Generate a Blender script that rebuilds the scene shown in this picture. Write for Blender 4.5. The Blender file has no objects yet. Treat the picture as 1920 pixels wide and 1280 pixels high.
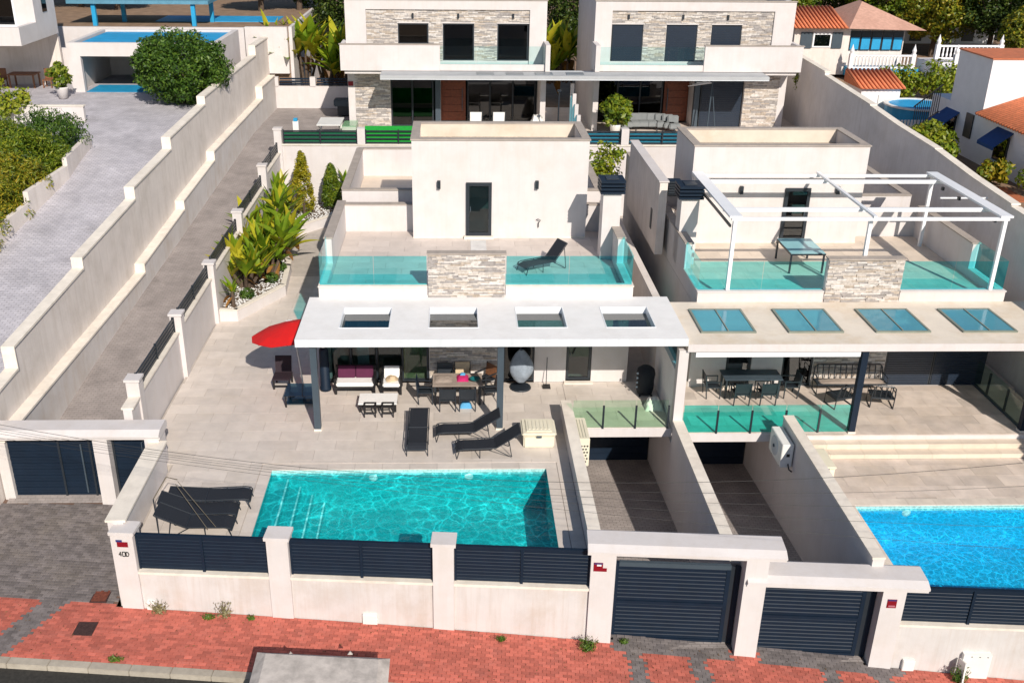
import bpy, bmesh, math, random
from mathutils import Vector, Matrix
R = math.radians
scene = bpy.context.scene
col = scene.collection
rnd = random.Random(11)

# ------------------------------------------------------------------ camera
cd = bpy.data.cameras.new('camera')
cam = bpy.data.objects.new('camera', cd)
col.objects.link(cam)
cd.sensor_width = 36.0
cd.lens = 1873.2 / 1920 * 36
cd.shift_x = (960 - 904.63) / 1920
cd.clip_end = 600
_r = Vector((0.99963115, -0.02582878, 0.00839316))
_u = Vector((0.00292292, 0.40957016, 0.91227394))
_f = Vector((0.02700051, 0.91191291, -0.40949458))
_cm = Matrix((( _r.x, _u.x, -_f.x), (_r.y, _u.y, -_f.y), (_r.z, _u.z, -_f.z)))
cam.matrix_world = Matrix.Translation((-7.0872, -27.8969, 15.6158)) @ _cm.to_4x4()
scene.camera = cam

# ------------------------------------------------------------------ light
SUN = Vector((0.45, -1.40, 1.0)).normalized()
world = bpy.data.worlds.new('World')
scene.world = world
world.use_nodes = True
wn = world.node_tree
sky = wn.nodes.new('ShaderNodeTexSky')
sky.sky_type = 'NISHITA'
sky.sun_disc = False
sky.sun_elevation = math.asin(SUN.z)
sky.sun_rotation = math.atan2(SUN.x, SUN.y)
sky.air_density = 1.0
sky.dust_density = 0.4
sky.ozone_density = 1.6
wn.links.new(sky.outputs[0], wn.nodes['Background'].inputs[0])
wn.nodes['Background'].inputs[1].default_value = 0.085
sl = bpy.data.lights.new('sun', 'SUN')
sl.energy = 4.8
sl.angle = R(0.5)
sl.color = (1.0, 0.925, 0.825)
sun = bpy.data.objects.new('sun', sl)
col.objects.link(sun)
sun.rotation_euler = SUN.to_track_quat('Z', 'Y').to_euler()
scene.view_settings.view_transform = 'Standard'
scene.view_settings.look = 'None'
scene.view_settings.exposure = 0.10
scene.view_settings.gamma = 1.0
scene.cycles.use_denoising = True
scene.cycles.transparent_max_bounces = 16
scene.cycles.max_bounces = 8

# ------------------------------------------------------------------ materials
MATS = {}
def lk(nt, a, b): nt.links.new(a, b)
def nd(nt, t, **kw):
    n = nt.nodes.new(t)
    for k, v in kw.items(): setattr(n, k, v)
    return n
def ramp(nt, fac, stops):
    r = nd(nt, 'ShaderNodeValToRGB')
    e = r.color_ramp.elements
    while len(e) < len(stops): e.new(0.5)
    for i, (p, c) in enumerate(stops):
        e[i].position = p
        e[i].color = (c[0], c[1], c[2], 1)
    lk(nt, fac, r.inputs[0])
    return r.outputs[0]
def noise(nt, vec, scale, detail=4, rough=0.6):
    n = nd(nt, 'ShaderNodeTexNoise')
    n.inputs['Scale'].default_value = scale
    n.inputs['Detail'].default_value = detail
    n.inputs['Roughness'].default_value = rough
    lk(nt, vec, n.inputs['Vector'])
    return n.outputs['Fac']
def mixc(nt, fac, a, b, mode='MIX'):
    m = nd(nt, 'ShaderNodeMix', data_type='RGBA', blend_type=mode)
    for s, v in ((m.inputs[0], fac), (m.inputs[6], a), (m.inputs[7], b)):
        if isinstance(v, (int, float)): s.default_value = v
        elif isinstance(v, (tuple, list)): s.default_value = (v[0], v[1], v[2], 1)
        else: lk(nt, v, s)
    return m.outputs[2]
def wpos(nt, stretch=None):
    g = nd(nt, 'ShaderNodeNewGeometry')
    if stretch is None: return g.outputs['Position']
    m = nd(nt, 'ShaderNodeMapping')
    m.inputs['Scale'].default_value = stretch
    lk(nt, g.outputs['Position'], m.inputs['Vector'])
    return m.outputs[0]
def mat(name, c, rough=0.6, metal=0.0, var=0.12, scale=2.5, bump=0.0, bscale=40, dirt=None, dirt_amt=0.35,
        rand=0.0, streak=0.0, spec=0.4, dscale=0.7):
    """Principled surface: base colour broken up by world-space noise, optional dirt tint, streaks, per-object variation."""
    if name in MATS: return MATS[name]
    m = bpy.data.materials.new(name); m.use_nodes = True
    nt = m.node_tree; b = nt.nodes['Principled BSDF']
    p = wpos(nt)
    n1 = noise(nt, p, scale, 6)
    lo = tuple(v * (1 - var) for v in c); hi = tuple(min(0.95, v * (1 + var)) for v in c)
    out = ramp(nt, n1, [(0.3, lo), (0.7, hi)])
    if dirt:
        n2 = noise(nt, p, dscale, 8, 0.7)
        f = ramp(nt, n2, [(0.48, (0, 0, 0)), (0.75, (dirt_amt,) * 3)])
        out = mixc(nt, f, out, dirt)
    if streak:
        for st_, k_ in (((1.6, 1.6, 0.12), 1.0), ((5.5, 5.5, 0.22), 0.75)):
            n3 = noise(nt, wpos(nt, st_), 2.2, 6, 0.65)
            f = ramp(nt, n3, [(0.5, (0, 0, 0)), (0.8, (streak * k_,) * 3)])
            out = mixc(nt, f, out, dirt or tuple(v * 0.6 for v in c))
    if rand:
        oi = nd(nt, 'ShaderNodeObjectInfo')
        f = ramp(nt, oi.outputs['Random'], [(0, (1 - rand,) * 3), (0.5, (1, 1 - rand * .1, 1 - rand * .2)), (1, (1 + rand,) * 3)])
        out = mixc(nt, 1.0, out, f, 'MULTIPLY')
    lk(nt, out, b.inputs['Base Color'])
    b.inputs['Roughness'].default_value = rough
    b.inputs['Metallic'].default_value = metal
    b.inputs['Specular IOR Level'].default_value = spec
    if bump:
        n4 = noise(nt, p, bscale, 5)
        bp = nd(nt, 'ShaderNodeBump')
        bp.inputs['Strength'].default_value = bump
        bp.inputs['Distance'].default_value = 0.02
        lk(nt, n4, bp.inputs['Height'])
        lk(nt, bp.outputs[0], b.inputs['Normal'])
    MATS[name] = m
    return m
def front_only(nt, fac):
    # a surface reflects on its outer side only: light leaving the pane or the water from inside passes
    g = nd(nt, 'ShaderNodeNewGeometry')
    inv = nd(nt, 'ShaderNodeMath', operation='SUBTRACT'); inv.inputs[0].default_value = 1.0; lk(nt, g.outputs['Backfacing'], inv.inputs[1])
    mu = nd(nt, 'ShaderNodeMath', operation='MULTIPLY'); lk(nt, fac, mu.inputs[0]); lk(nt, inv.outputs[0], mu.inputs[1])
    return mu.outputs[0]
def glass(name, tint, gloss=(1, 1, 1), refl=1.0, solid=0.0, rough=0.01):
    """Flat tinted pane: tinted see-through (tints its own shadow too) under a Fresnel reflection."""
    if name in MATS: return MATS[name]
    m = bpy.data.materials.new(name); m.use_nodes = True
    nt = m.node_tree; nt.nodes.clear()
    o = nd(nt, 'ShaderNodeOutputMaterial')
    t = nd(nt, 'ShaderNodeBsdfTransparent'); t.inputs[0].default_value = (*tint, 1)
    g = nd(nt, 'ShaderNodeBsdfGlossy'); g.inputs[0].default_value = (*gloss, 1); g.inputs['Roughness'].default_value = rough
    fr = nd(nt, 'ShaderNodeFresnel'); fr.inputs[0].default_value = 1.0 + 0.5 * refl
    mx = nd(nt, 'ShaderNodeMixShader')
    lk(nt, front_only(nt, fr.outputs[0]), mx.inputs[0]); lk(nt, t.outputs[0], mx.inputs[1]); lk(nt, g.outputs[0], mx.inputs[2])
    lk(nt, mx.outputs[0], o.inputs[0])
    m.use_backface_culling = False
    MATS[name] = m
    return m
def leafmat(name, cols, rough=0.45, trans=0.25):
    """Foliage: colour varies leaf by leaf (mesh island) between the given tones, slightly translucent."""
    if name in MATS: return MATS[name]
    m = bpy.data.materials.new(name); m.use_nodes = True
    nt = m.node_tree; b = nt.nodes['Principled BSDF']
    g = nd(nt, 'ShaderNodeNewGeometry')
    n1 = noise(nt, g.outputs['Position'], 1.7, 3)
    add = nd(nt, 'ShaderNodeMath', operation='MULTIPLY_ADD')
    lk(nt, g.outputs['Random Per Island'], add.inputs[0]); add.inputs[1].default_value = 0.6
    sub = nd(nt, 'ShaderNodeMath', operation='MULTIPLY_ADD'); lk(nt, n1, sub.inputs[0]); sub.inputs[1].default_value = 1.2; sub.inputs[2].default_value = -0.4
    lk(nt, sub.outputs[0], add.inputs[2])
    c = ramp(nt, add.outputs[0], [(i / (len(cols) - 1), k) for i, k in enumerate(cols)])
    lk(nt, c, b.inputs['Base Color'])
    b.inputs['Roughness'].default_value = rough
    b.inputs['Specular IOR Level'].default_value = 0.35
    tr = nd(nt, 'ShaderNodeBsdfTranslucent'); lk(nt, c, tr.inputs[0])
    mx = nd(nt, 'ShaderNodeMixShader'); mx.inputs[0].default_value = trans
    lk(nt, b.outputs[0], mx.inputs[1]); lk(nt, tr.outputs[0], mx.inputs[2])
    lk(nt, mx.outputs[0], nt.nodes['Material Output'].inputs[0])
    MATS[name] = m
    return m
def brickmat(name, c1, c2, mortar, w, h, gap=0.012, rough=0.8, rot=0.0, var=0.25):
    if name in MATS: return MATS[name]
    m = bpy.data.materials.new(name); m.use_nodes = True
    nt = m.node_tree; b = nt.nodes['Principled BSDF']
    g = nd(nt, 'ShaderNodeNewGeometry')
    mp = nd(nt, 'ShaderNodeMapping'); mp.inputs['Rotation'].default_value = (0, 0, rot)
    lk(nt, g.outputs['Position'], mp.inputs['Vector'])
    t = nd(nt, 'ShaderNodeTexBrick')
    t.inputs['Scale'].default_value = 1.0
    t.inputs['Brick Width'].default_value = w; t.inputs['Row Height'].default_value = h
    t.inputs['Mortar Size'].default_value = gap
    t.inputs['Color1'].default_value = (*c1, 1); t.inputs['Color2'].default_value = (*c2, 1); t.inputs['Mortar'].default_value = (*mortar, 1)
    lk(nt, mp.outputs[0], t.inputs['Vector'])
    n = noise(nt, g.outputs['Position'], 0.9, 7, 0.7)
    f = ramp(nt, n, [(0.3, (1 - var,) * 3), (0.7, (1 + var,) * 3)])
    lk(nt, mixc(nt, 1.0, t.outputs['Color'], f, 'MULTIPLY'), b.inputs['Base Color'])
    b.inputs['Roughness'].default_value = rough
    bp = nd(nt, 'ShaderNodeBump'); bp.inputs['Strength'].default_value = 0.4; bp.inputs['Distance'].default_value = 0.01
    inv = nd(nt, 'ShaderNodeMath', operation='SUBTRACT'); inv.inputs[0].default_value = 1.0
    lk(nt, t.outputs['Fac'], inv.inputs[1]); lk(nt, inv.outputs[0], bp.inputs['Height']); lk(nt, bp.outputs[0], b.inputs['Normal'])
    MATS[name] = m
    return m

stucco = mat('white_stucco', (0.605, 0.575, 0.56), 0.85, var=0.06, scale=1.6, bump=0.25, bscale=55, dirt=(0.44, 0.35, 0.27), dirt_amt=0.5, streak=0.45, spec=0.2)
stucco_new = mat('clean_white_stucco', (0.64, 0.60, 0.59), 0.85, var=0.045, scale=1.3, bump=0.2, bscale=60, dirt=(0.54, 0.47, 0.41), dirt_amt=0.4, streak=0.28, spec=0.2)
stucco_old = mat('weathered_stucco', (0.72, 0.655, 0.61), 0.9, var=0.07, scale=1.2, bump=0.3, bscale=35, dirt=(0.46, 0.39, 0.32), dirt_amt=0.4, streak=0.4, spec=0.2)
coping = mat('beige_coping_stone', (0.78, 0.71, 0.62), 0.75, var=0.09, scale=3, bump=0.2, bscale=40, dirt=(0.40, 0.32, 0.25), dirt_amt=0.4, spec=0.3)
capgrey = mat('grey_parapet_stone', (0.40, 0.345, 0.30), 0.75, var=0.12, scale=4, bump=0.2, bscale=50, dirt=(0.26, 0.22, 0.19), dirt_amt=0.4, spec=0.3)
roofwhite = mat('white_roof_coating', (0.80, 0.78, 0.765), 0.8, var=0.04, scale=2.0, bump=0.1, bscale=30, dirt=(0.62, 0.58, 0.53), dirt_amt=0.35, spec=0.25, dscale=1.2)
roofsand = mat('sandy_roof_coating', (0.74, 0.655, 0.555), 0.85, var=0.07, scale=1.5, bump=0.15, bscale=30, dirt=(0.55, 0.38, 0.20), dirt_amt=0.5, spec=0.2, dscale=0.9)
fascia = mat('pale_grey_fascia', (0.66, 0.69, 0.72), 0.5, var=0.05, scale=3, streak=0.3)
tile = mat('beige_porcelain_tile', (0.62, 0.555, 0.50), 0.42, var=0.09, scale=2.2, rand=0.07, bump=0.05, bscale=25, dirt=(0.60, 0.51, 0.40), dirt_amt=0.35, spec=0.4)
tile2 = mat('brown_porcelain_tile', (0.63, 0.54, 0.475), 0.42, var=0.16, scale=1.8, rand=0.13, bump=0.05, bscale=25, dirt=(0.55, 0.43, 0.30), dirt_amt=0.4)
tileup = mat('terrace_floor_tile', (0.60, 0.525, 0.475), 0.5, var=0.08, scale=2.0, rand=0.07)
tilesand = mat('sand_terrace_tile', (0.68, 0.575, 0.47), 0.5, var=0.08, scale=2.0, rand=0.07)
grout = mat('tile_grout', (0.46, 0.41, 0.365), 0.9)
navy = mat('navy_powder_coated_metal', (0.005, 0.014, 0.030), 0.55, var=0.12, scale=3, spec=0.3)
anthra = mat('anthracite_metal', (0.018, 0.024, 0.032), 0.42, var=0.1, scale=5, spec=0.5)
steelgrey = mat('slate_grey_steel', (0.055, 0.075, 0.095), 0.45, var=0.08)
whitemetal = mat('white_painted_metal', (0.80, 0.81, 0.83), 0.35, var=0.03, spec=0.5)
blackfab = mat('black_mesh_fabric', (0.016, 0.019, 0.026), 0.75, var=0.2, scale=40, bump=0.2, bscale=160)
blackwood = mat('black_stained_wood', (0.014, 0.013, 0.014), 0.5, var=0.2, scale=12)
cushion = mat('white_cushion', (0.80, 0.79, 0.77), 0.9, var=0.04, bump=0.3, bscale=9)
purple = mat('plum_cushion', (0.085, 0.012, 0.045), 0.85, var=0.15, bump=0.25, bscale=9)
plum = mat('dark_plum_sling', (0.022, 0.012, 0.018), 0.8, var=0.15, scale=30)
creamplastic = mat('cream_plastic', (0.74, 0.69, 0.55), 0.45, var=0.04, scale=6, dirt=(0.55, 0.47, 0.33), dirt_amt=0.25)
whiteplastic = mat('white_plastic', (0.78, 0.77, 0.74), 0.4, var=0.04, dirt=(0.55, 0.5, 0.42), dirt_amt=0.25)
red = mat('red_parasol_cloth', (0.68, 0.010, 0.008), 0.75, var=0.05, scale=5)
signred = mat('red_alarm_plate', (0.22, 0.006, 0.014), 0.4, var=0.1)
signwhite = mat('white_print', (0.75, 0.74, 0.75), 0.5, var=0.02)
signblue = mat('blue_print', (0.03, 0.04, 0.16), 0.5, var=0.02)
inkblack = mat('black_numerals', (0.02, 0.02, 0.02), 0.5)
pinegreen = mat('green_artificial_turf', (0.010, 0.30, 0.035), 0.85, var=0.15, scale=20, bump=0.4, bscale=150)
greenpanel = mat('green_privacy_mesh', (0.005, 0.11, 0.05), 0.8, var=0.15, scale=10)
bluepanel = mat('blue_privacy_mesh', (0.01, 0.17, 0.26), 0.7, var=0.15, scale=6)
wood = mat('red_brown_wood', (0.17, 0.045, 0.018), 0.5, var=0.3, scale=9)
teak = mat('teak_wood', (0.20, 0.085, 0.04), 0.6, var=0.3, scale=12)
interior = mat('room_interior_plaster', (0.30, 0.29, 0.27), 0.9)
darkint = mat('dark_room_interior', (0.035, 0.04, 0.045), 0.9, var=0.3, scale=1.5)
curtain = mat('olive_curtain', (0.38, 0.36, 0.17), 0.9, var=0.2, scale=6)
asphalt = mat('asphalt', (0.036, 0.034, 0.030), 0.95, var=0.35, scale=14, bump=0.5, bscale=120)
kerbstone = mat('kerb_concrete', (0.42, 0.375, 0.31), 0.85, var=0.12, scale=6, rand=0.08, bump=0.2, bscale=60, dirt=(0.20, 0.16, 0.12), dirt_amt=0.5)
brickred = mat('red_paver', (0.54, 0.148, 0.108), 0.8, var=0.10, scale=3.0, rand=0.22, bump=0.25, bscale=70, dirt=(0.44, 0.18, 0.15), dirt_amt=0.35, dscale=2.5)
brickgrey = mat('grey_paver', (0.185, 0.165, 0.165), 0.8, var=0.22, scale=3.0, rand=0.18, bump=0.25, bscale=70, dirt=(0.21, 0.18, 0.15), dirt_amt=0.6)
sandjoint = mat('paver_joint_sand', (0.16, 0.10, 0.075), 0.95, var=0.2, scale=8)
ramppave = brickmat('ramp_paving', (0.325, 0.285, 0.27), (0.295, 0.26, 0.245), (0.245, 0.215, 0.20), 0.22, 0.11, 0.012)
drivepave = brickmat('driveway_paving', (0.40, 0.35, 0.325), (0.34, 0.30, 0.28), (0.25, 0.215, 0.20), 0.22, 0.11, 0.012)
platpave = brickmat('pale_driveway_paving', (0.53, 0.505, 0.535), (0.45, 0.43, 0.465), (0.36, 0.34, 0.36), 0.24, 0.12, 0.016, var=0.22)
gravelwhite = mat('white_pebbles', (0.66, 0.65, 0.64), 0.8, var=0.25, scale=16, bump=0.9, bscale=26)
roofgravel = mat('roof_gravel', (0.42, 0.36, 0.30), 0.9, var=0.35, scale=12, bump=0.8, bscale=30)
ochrewall = mat('ochre_stained_render', (0.66, 0.575, 0.48), 0.9, var=0.08, scale=1.3, dirt=(0.45, 0.33, 0.20), dirt_amt=0.5)
concrete = mat('weathered_concrete', (0.50, 0.45, 0.41), 0.85, var=0.3, scale=3.2, bump=0.4, bscale=30, dirt=(0.62, 0.56, 0.51), dirt_amt=0.8, dscale=2.2)
earth = mat('dry_earth', (0.26, 0.17, 0.11), 0.95, var=0.25, scale=1.5, bump=0.5, bscale=20)
bark = mat('bark', (0.10, 0.07, 0.05), 0.9, var=0.3, scale=14, bump=0.5, bscale=40)
potclay = mat('terracotta', (0.42, 0.13, 0.055), 0.8, var=0.15, scale=8)
rooftile = mat('orange_roof_tile', (0.62, 0.19, 0.085), 0.75, var=0.2, scale=5, rand=0.15, dirt=(0.30, 0.12, 0.07), dirt_amt=0.4)
rooftile2 = mat('pale_pink_roof_tile', (0.50, 0.29, 0.22), 0.8, var=0.15, scale=5, rand=0.12, dirt=(0.33, 0.17, 0.12), dirt_amt=0.45)
lavwall = mat('white_limewash', (0.80, 0.78, 0.79), 0.9, var=0.04, scale=2, bump=0.2, bscale=20)
blueawn = mat('blue_awning_cloth', (0.015, 0.06, 0.20), 0.8, var=0.1)
bluepaint = mat('blue_paint', (0.02, 0.30, 0.55), 0.5, var=0.12, scale=2)
bluepool = mat('blue_pool_finish', (0.02, 0.32, 0.62), 0.5, var=0.15, scale=1.2)
cable = mat('black_cable', (0.02, 0.02, 0.02), 0.6)
shutter = mat('navy_roller_shutter', (0.016, 0.026, 0.045), 0.4, var=0.1, scale=3)
rust = mat('rusty_iron', (0.17, 0.05, 0.03), 0.8, var=0.35, scale=14, bump=0.4, bscale=60)
rustdark = mat('dark_rusty_iron', (0.055, 0.028, 0.026), 0.75, var=0.35, scale=14, bump=0.4, bscale=60)
straw = mat('straw_hat', (0.60, 0.46, 0.30), 0.9, var=0.1, scale=20)
towelpink = mat('magenta_towel', (0.50, 0.02, 0.13), 0.9, var=0.1)
towelblue = mat('blue_towel', (0.10, 0.35, 0.60), 0.9, var=0.1)
teal = mat('teal_bowl', (0.01, 0.12, 0.13), 0.35)
taupe = mat('taupe_cloth', (0.32, 0.26, 0.22), 0.9, var=0.12, bump=0.3, bscale=12)
greyfab = mat('grey_outdoor_fabric', (0.22, 0.235, 0.24), 0.85, var=0.1, bump=0.2, bscale=12)
g_turq = glass('turquoise_balustrade_glass', (0.57, 0.955, 0.985))
g_teal = glass('teal_balustrade_glass', (0.46, 0.96, 0.94))
g_clear = glass('clear_balustrade_glass', (0.86, 0.97, 0.97))
g_green = glass('pale_green_balustrade_glass', (0.86, 0.97, 0.89))
g_sky = glass('blue_skylight_glass', (0.30, 0.66, 0.74), (.75, .93, 1), refl=2.4)
g_dark = glass('dark_window_glass', (0.20, 0.24, 0.26), refl=1.2)
g_room = glass('window_glass', (0.55, 0.66, 0.66), refl=1.2)
g_table = glass('smoked_table_glass', (0.28, 0.40, 0.46), refl=1.5)

# ------------------------------------------------------------------ object helpers
def wmat(o):
    m = o.matrix_basis
    if o.parent: m = wmat(o.parent) @ o.matrix_parent_inverse @ m
    return m
def link(name, me, parent=None, loc=(0, 0, 0), rot=None, local=False):
    o = bpy.data.objects.new(name, me)
    col.objects.link(o)
    o.location = loc
    if rot: o.rotation_euler = rot
    if parent:
        o.parent = parent
        if not local: o.matrix_parent_inverse = wmat(parent).inverted()
    return o
def tag(o, label=None, cat=None, group=None, kind=None):
    if label: o['label'] = label
    if cat: o['category'] = cat
    if group: o['group'] = group
    if kind: o['kind'] = kind
    return o
def thing(name, label, cat, loc=(0, 0, 0), rz=0.0, group=None):
    o = link(name, None, None, loc, (0, 0, rz) if rz else None)
    o.empty_display_size = 0.2
    return tag(o, label, cat, group)
def copy_tree(o, parent=None):
    c = o.copy(); col.objects.link(c)
    if parent: c.parent = parent
    for ch in o.children: copy_tree(ch, c)
    return c
class MB:
    """collects shapes; build() links them as one mesh object"""
    def __init__(s): s.v = []; s.f = []; s.smooth = False
    def add(s, v, f):
        n = len(s.v); s.v += [tuple(p) for p in v]; s.f += [tuple(i + n for i in q) for q in f]; return s
    def box(s, x0, x1, y0, y1, z0, z1):
        if x0 > x1: x0, x1 = x1, x0
        v = [(x0, y0, z0), (x1, y0, z0), (x1, y1, z0), (x0, y1, z0), (x0, y0, z1), (x1, y0, z1), (x1, y1, z1), (x0, y1, z1)]
        return s.add(v, [(3, 2, 1, 0), (4, 5, 6, 7), (0, 1, 5, 4), (1, 2, 6, 5), (2, 3, 7, 6), (3, 0, 4, 7)])
    def prism(s, poly, z0, z1, axis='z'):
        """extrude a polygon (list of 2-D points) between z0 and z1 along an axis"""
        n = len(poly)
        def p3(a, b, h): return (a, b, h) if axis == 'z' else ((a, h, b) if axis == 'y' else (h, a, b))
        v = [p3(a, b, z0) for a, b in poly] + [p3(a, b, z1) for a, b in poly]
        f = [tuple(range(n - 1, -1, -1)), tuple(range(n, 2 * n))] + [(i, (i + 1) % n, n + (i + 1) % n, n + i) for i in range(n)]
        return s.add(v, f)
    def bar(s, a, b, w, h=None, up=(0, 0, 1)):
        """rectangular bar between two points"""
        a = Vector(a); b = Vector(b); d = (b - a).normalized(); h = h or w
        u = Vector(up)
        if abs(d.dot(u)) > 0.95: u = Vector((0, 1, 0))
        x = d.cross(u).normalized(); y = x.cross(d)
        v = []
        for p in (a, b):
            for i, j in ((-1, -1), (1, -1), (1, 1), (-1, 1)): v.append(p + x * i * w / 2 + y * j * h / 2)
        return s.add(v, [(0, 3, 2, 1), (4, 5, 6, 7), (0, 1, 5, 4), (1, 2, 6, 5), (2, 3, 7, 6), (3, 0, 4, 7)])
    def tube(s, pts, r, n=8):
        pts = [Vector(p) for p in pts]; rings = []
        rr = r if isinstance(r, (list, tuple)) else [r] * len(pts)
        v = []
        for i, p in enumerate(pts):
            d = (pts[min(i + 1, len(pts) - 1)] - pts[max(i - 1, 0)]).normalized()
            u = Vector((0, 0, 1)) if abs(d.z) < 0.9 else Vector((0, 1, 0))
            x = d.cross(u).normalized(); y = x.cross(d)
            v += [p + (x * math.cos(2 * math.pi * k / n) + y * math.sin(2 * math.pi * k / n)) * rr[i] for k in range(n)]
        f = []
        for i in range(len(pts) - 1):
            for k in range(n):
                f.append((i * n + k, i * n + (k + 1) % n, (i + 1) * n + (k + 1) % n, (i + 1) * n + k))
        f.append(tuple(range(n - 1, -1, -1))); f.append(tuple((len(pts) - 1) * n + k for k in range(n)))
        return s.add(v, f)
    def lathe(s, prof, n=16, c=(0, 0, 0)):
        v = []
        for r, z in prof: v += [(c[0] + r * math.cos(2 * math.pi * k / n), c[1] + r * math.sin(2 * math.pi * k / n), c[2] + z) for k in range(n)]
        f = []
        for i in range(len(prof) - 1):
            for k in range(n): f.append((i * n + k, i * n + (k + 1) % n, (i + 1) * n + (k + 1) % n, (i + 1) * n + k))
        f.append(tuple(range(n - 1, -1, -1))); f.append(tuple((len(prof) - 1) * n + k for k in range(n)))
        return s.add(v, f)
    def mesh(s, name, m, smooth=False, bevel=0.0):
        me = bpy.data.meshes.new(name)
        me.from_pydata(s.v, [], s.f)
        if bevel:
            bm = bmesh.new(); bm.from_mesh(me)
            bmesh.ops.bevel(bm, geom=bm.edges[:], offset=bevel, segments=2, affect='EDGES', clamp_overlap=True)
            bm.to_mesh(me); bm.free()
        me.materials.append(m)
        if smooth: me.polygons.foreach_set('use_smooth', [True] * len(me.polygons))
        me.update()
        return me
    def build(s, name, m, parent=None, loc=(0, 0, 0), rot=None, smooth=False, local=False, bevel=0.0):
        return link(name, s.mesh(name, m, smooth, bevel), parent, loc, rot, local)
_bc = {}
def box(name, x0, x1, y0, y1, z0, z1, m, parent=None, local=False, bevel=0.0):
    """one box as one object; equal boxes share their mesh"""
    if x0 > x1: x0, x1 = x1, x0
    k = (round(x1 - x0, 3), round(y1 - y0, 3), round(z1 - z0, 3), m.name, bevel)
    if k not in _bc:
        a, b, c = k[0] / 2, k[1] / 2, k[2] / 2
        _bc[k] = MB().box(-a, a, -b, b, -c, c).mesh(name, m, bevel=bevel)
    return link(name, _bc[k], parent, ((x0 + x1) / 2, (y0 + y1) / 2, (z0 + z1) / 2), None, local)
def lerp(tab, x):
    if x <= tab[0][0]: a, b = tab[0], tab[1]
    elif x >= tab[-1][0]: a, b = tab[-2], tab[-1]
    else:
        for a, b in zip(tab, tab[1:]):
            if a[0] <= x <= b[0]: break
    return a[1] + (b[1] - a[1]) * (x - a[0]) / (b[0] - a[0])
def strip(name, rows, m, parent=None, kind='structure'):
    """sheet from rows of points"""
    n = len(rows[0]); v = [p for r in rows for p in r]
    f = [(i * n + j, i * n + j + 1, (i + 1) * n + j + 1, (i + 1) * n + j) for i in range(len(rows) - 1) for j in range(n - 1)]
    o = MB().add(v, f).build(name, m, parent)
    if kind and not parent: o['kind'] = kind
    return o

def film_glass(name, c, k):
    """laminated pane with a milky tinted film: part see-through, part solid"""
    m = bpy.data.materials.new(name); m.use_nodes = True
    nt = m.node_tree; b = nt.nodes['Principled BSDF']
    b.inputs['Base Color'].default_value = (*c, 1); b.inputs['Roughness'].default_value = .08; b.inputs['Specular IOR Level'].default_value = .8
    t = nd(nt, 'ShaderNodeBsdfTransparent'); t.inputs[0].default_value = (.45, .8, .9, 1)
    mx = nd(nt, 'ShaderNodeMixShader'); mx.inputs[0].default_value = k
    lk(nt, t.outputs[0], mx.inputs[1]); lk(nt, b.outputs[0], mx.inputs[2]); lk(nt, mx.outputs[0], nt.nodes['Material Output'].inputs[0])
    MATS[name] = m
    return m
g_film = film_glass('blue_film_skylight_glass', (.16, .46, .58), .55)

g_smoke = glass('smoked_roof_glass', (0.34, 0.40, 0.44), refl=1.3)
# ================================================================== setting
def sz(x):
    """height of the pavement along the street"""
    d = max(-8.35, min(11.15, x + 7.65))
    return -1.8 - .045 * d - .0012 * d * d + (-.045 - .0024 * d) * (x + 7.65 - d)
TH = math.atan(-0.075)
WO = Vector((-15.8, -6.64, 0))
def wl(s, t, z=0.0):
    """street-wall frame (s along the wall, t towards the houses) to world"""
    return Vector((WO.x + s * math.cos(TH) - t * math.sin(TH), WO.y + s * math.sin(TH) + t * math.cos(TH), z))
def wy(x): return WO.y - 0.075 * (x - WO.x)

terr = [(-300, -4.2), (4, -4.2), (35.6, -3), (36.2, 2.9), (60, 3.4), (130, 2.5), (420, 2.0)]
strip('ground', [[(x, y, z) for x in (-320, -100, -40, 0, 40, 100, 320)] for y, z in terr], earth)
# road, kerb, pavement
xs = [-70 + 2.0 * i for i in range(71)]
def street(t): return [tuple(wl(x, t, sz(wl(x, t).x))) for x in xs]
strip('road', [[(p[0], p[1], p[2] - .14) for p in street(t)] for t in (-16, -9, -2.29)], asphalt)
pav = strip('pavement', [[(p[0], p[1], p[2] - .035) for p in street(t)] for t in (-2.05, -1, .05)], sandjoint)
kerb = link('kerb', None); kerb['kind'] = 'structure'
for i in range(26):
    s = -5.0 + i * 1.0
    p = wl(s + .5, -2.17); sl_ = math.atan((sz(p.x + .5) - sz(p.x - .5)))
    k = ('kerb_stone',)
    if k not in _bc: _bc[k] = MB().box(-.494, .494, -.125, .125, -.3, .0).mesh('kerb_stone', kerbstone, bevel=.012)
    link('kerb_stone', _bc[k], kerb, (p.x, p.y, sz(p.x) + .004 + rnd.uniform(-.004, .004)), (0, -sl_, TH))
def gz(x, y):
    yw = wy(x)
    return sz(x) + max(0, y - yw) * 0.09
ldrive = strip('entrance_drive', [[(x, wy(x) + k * (-1.7 - wy(x)), gz(x, wy(x) + k * (-1.7 - wy(x))) - .035) for x in (-26, -22, -19, -16.0)] for k in (0, .5, 1)], sandjoint)
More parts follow.
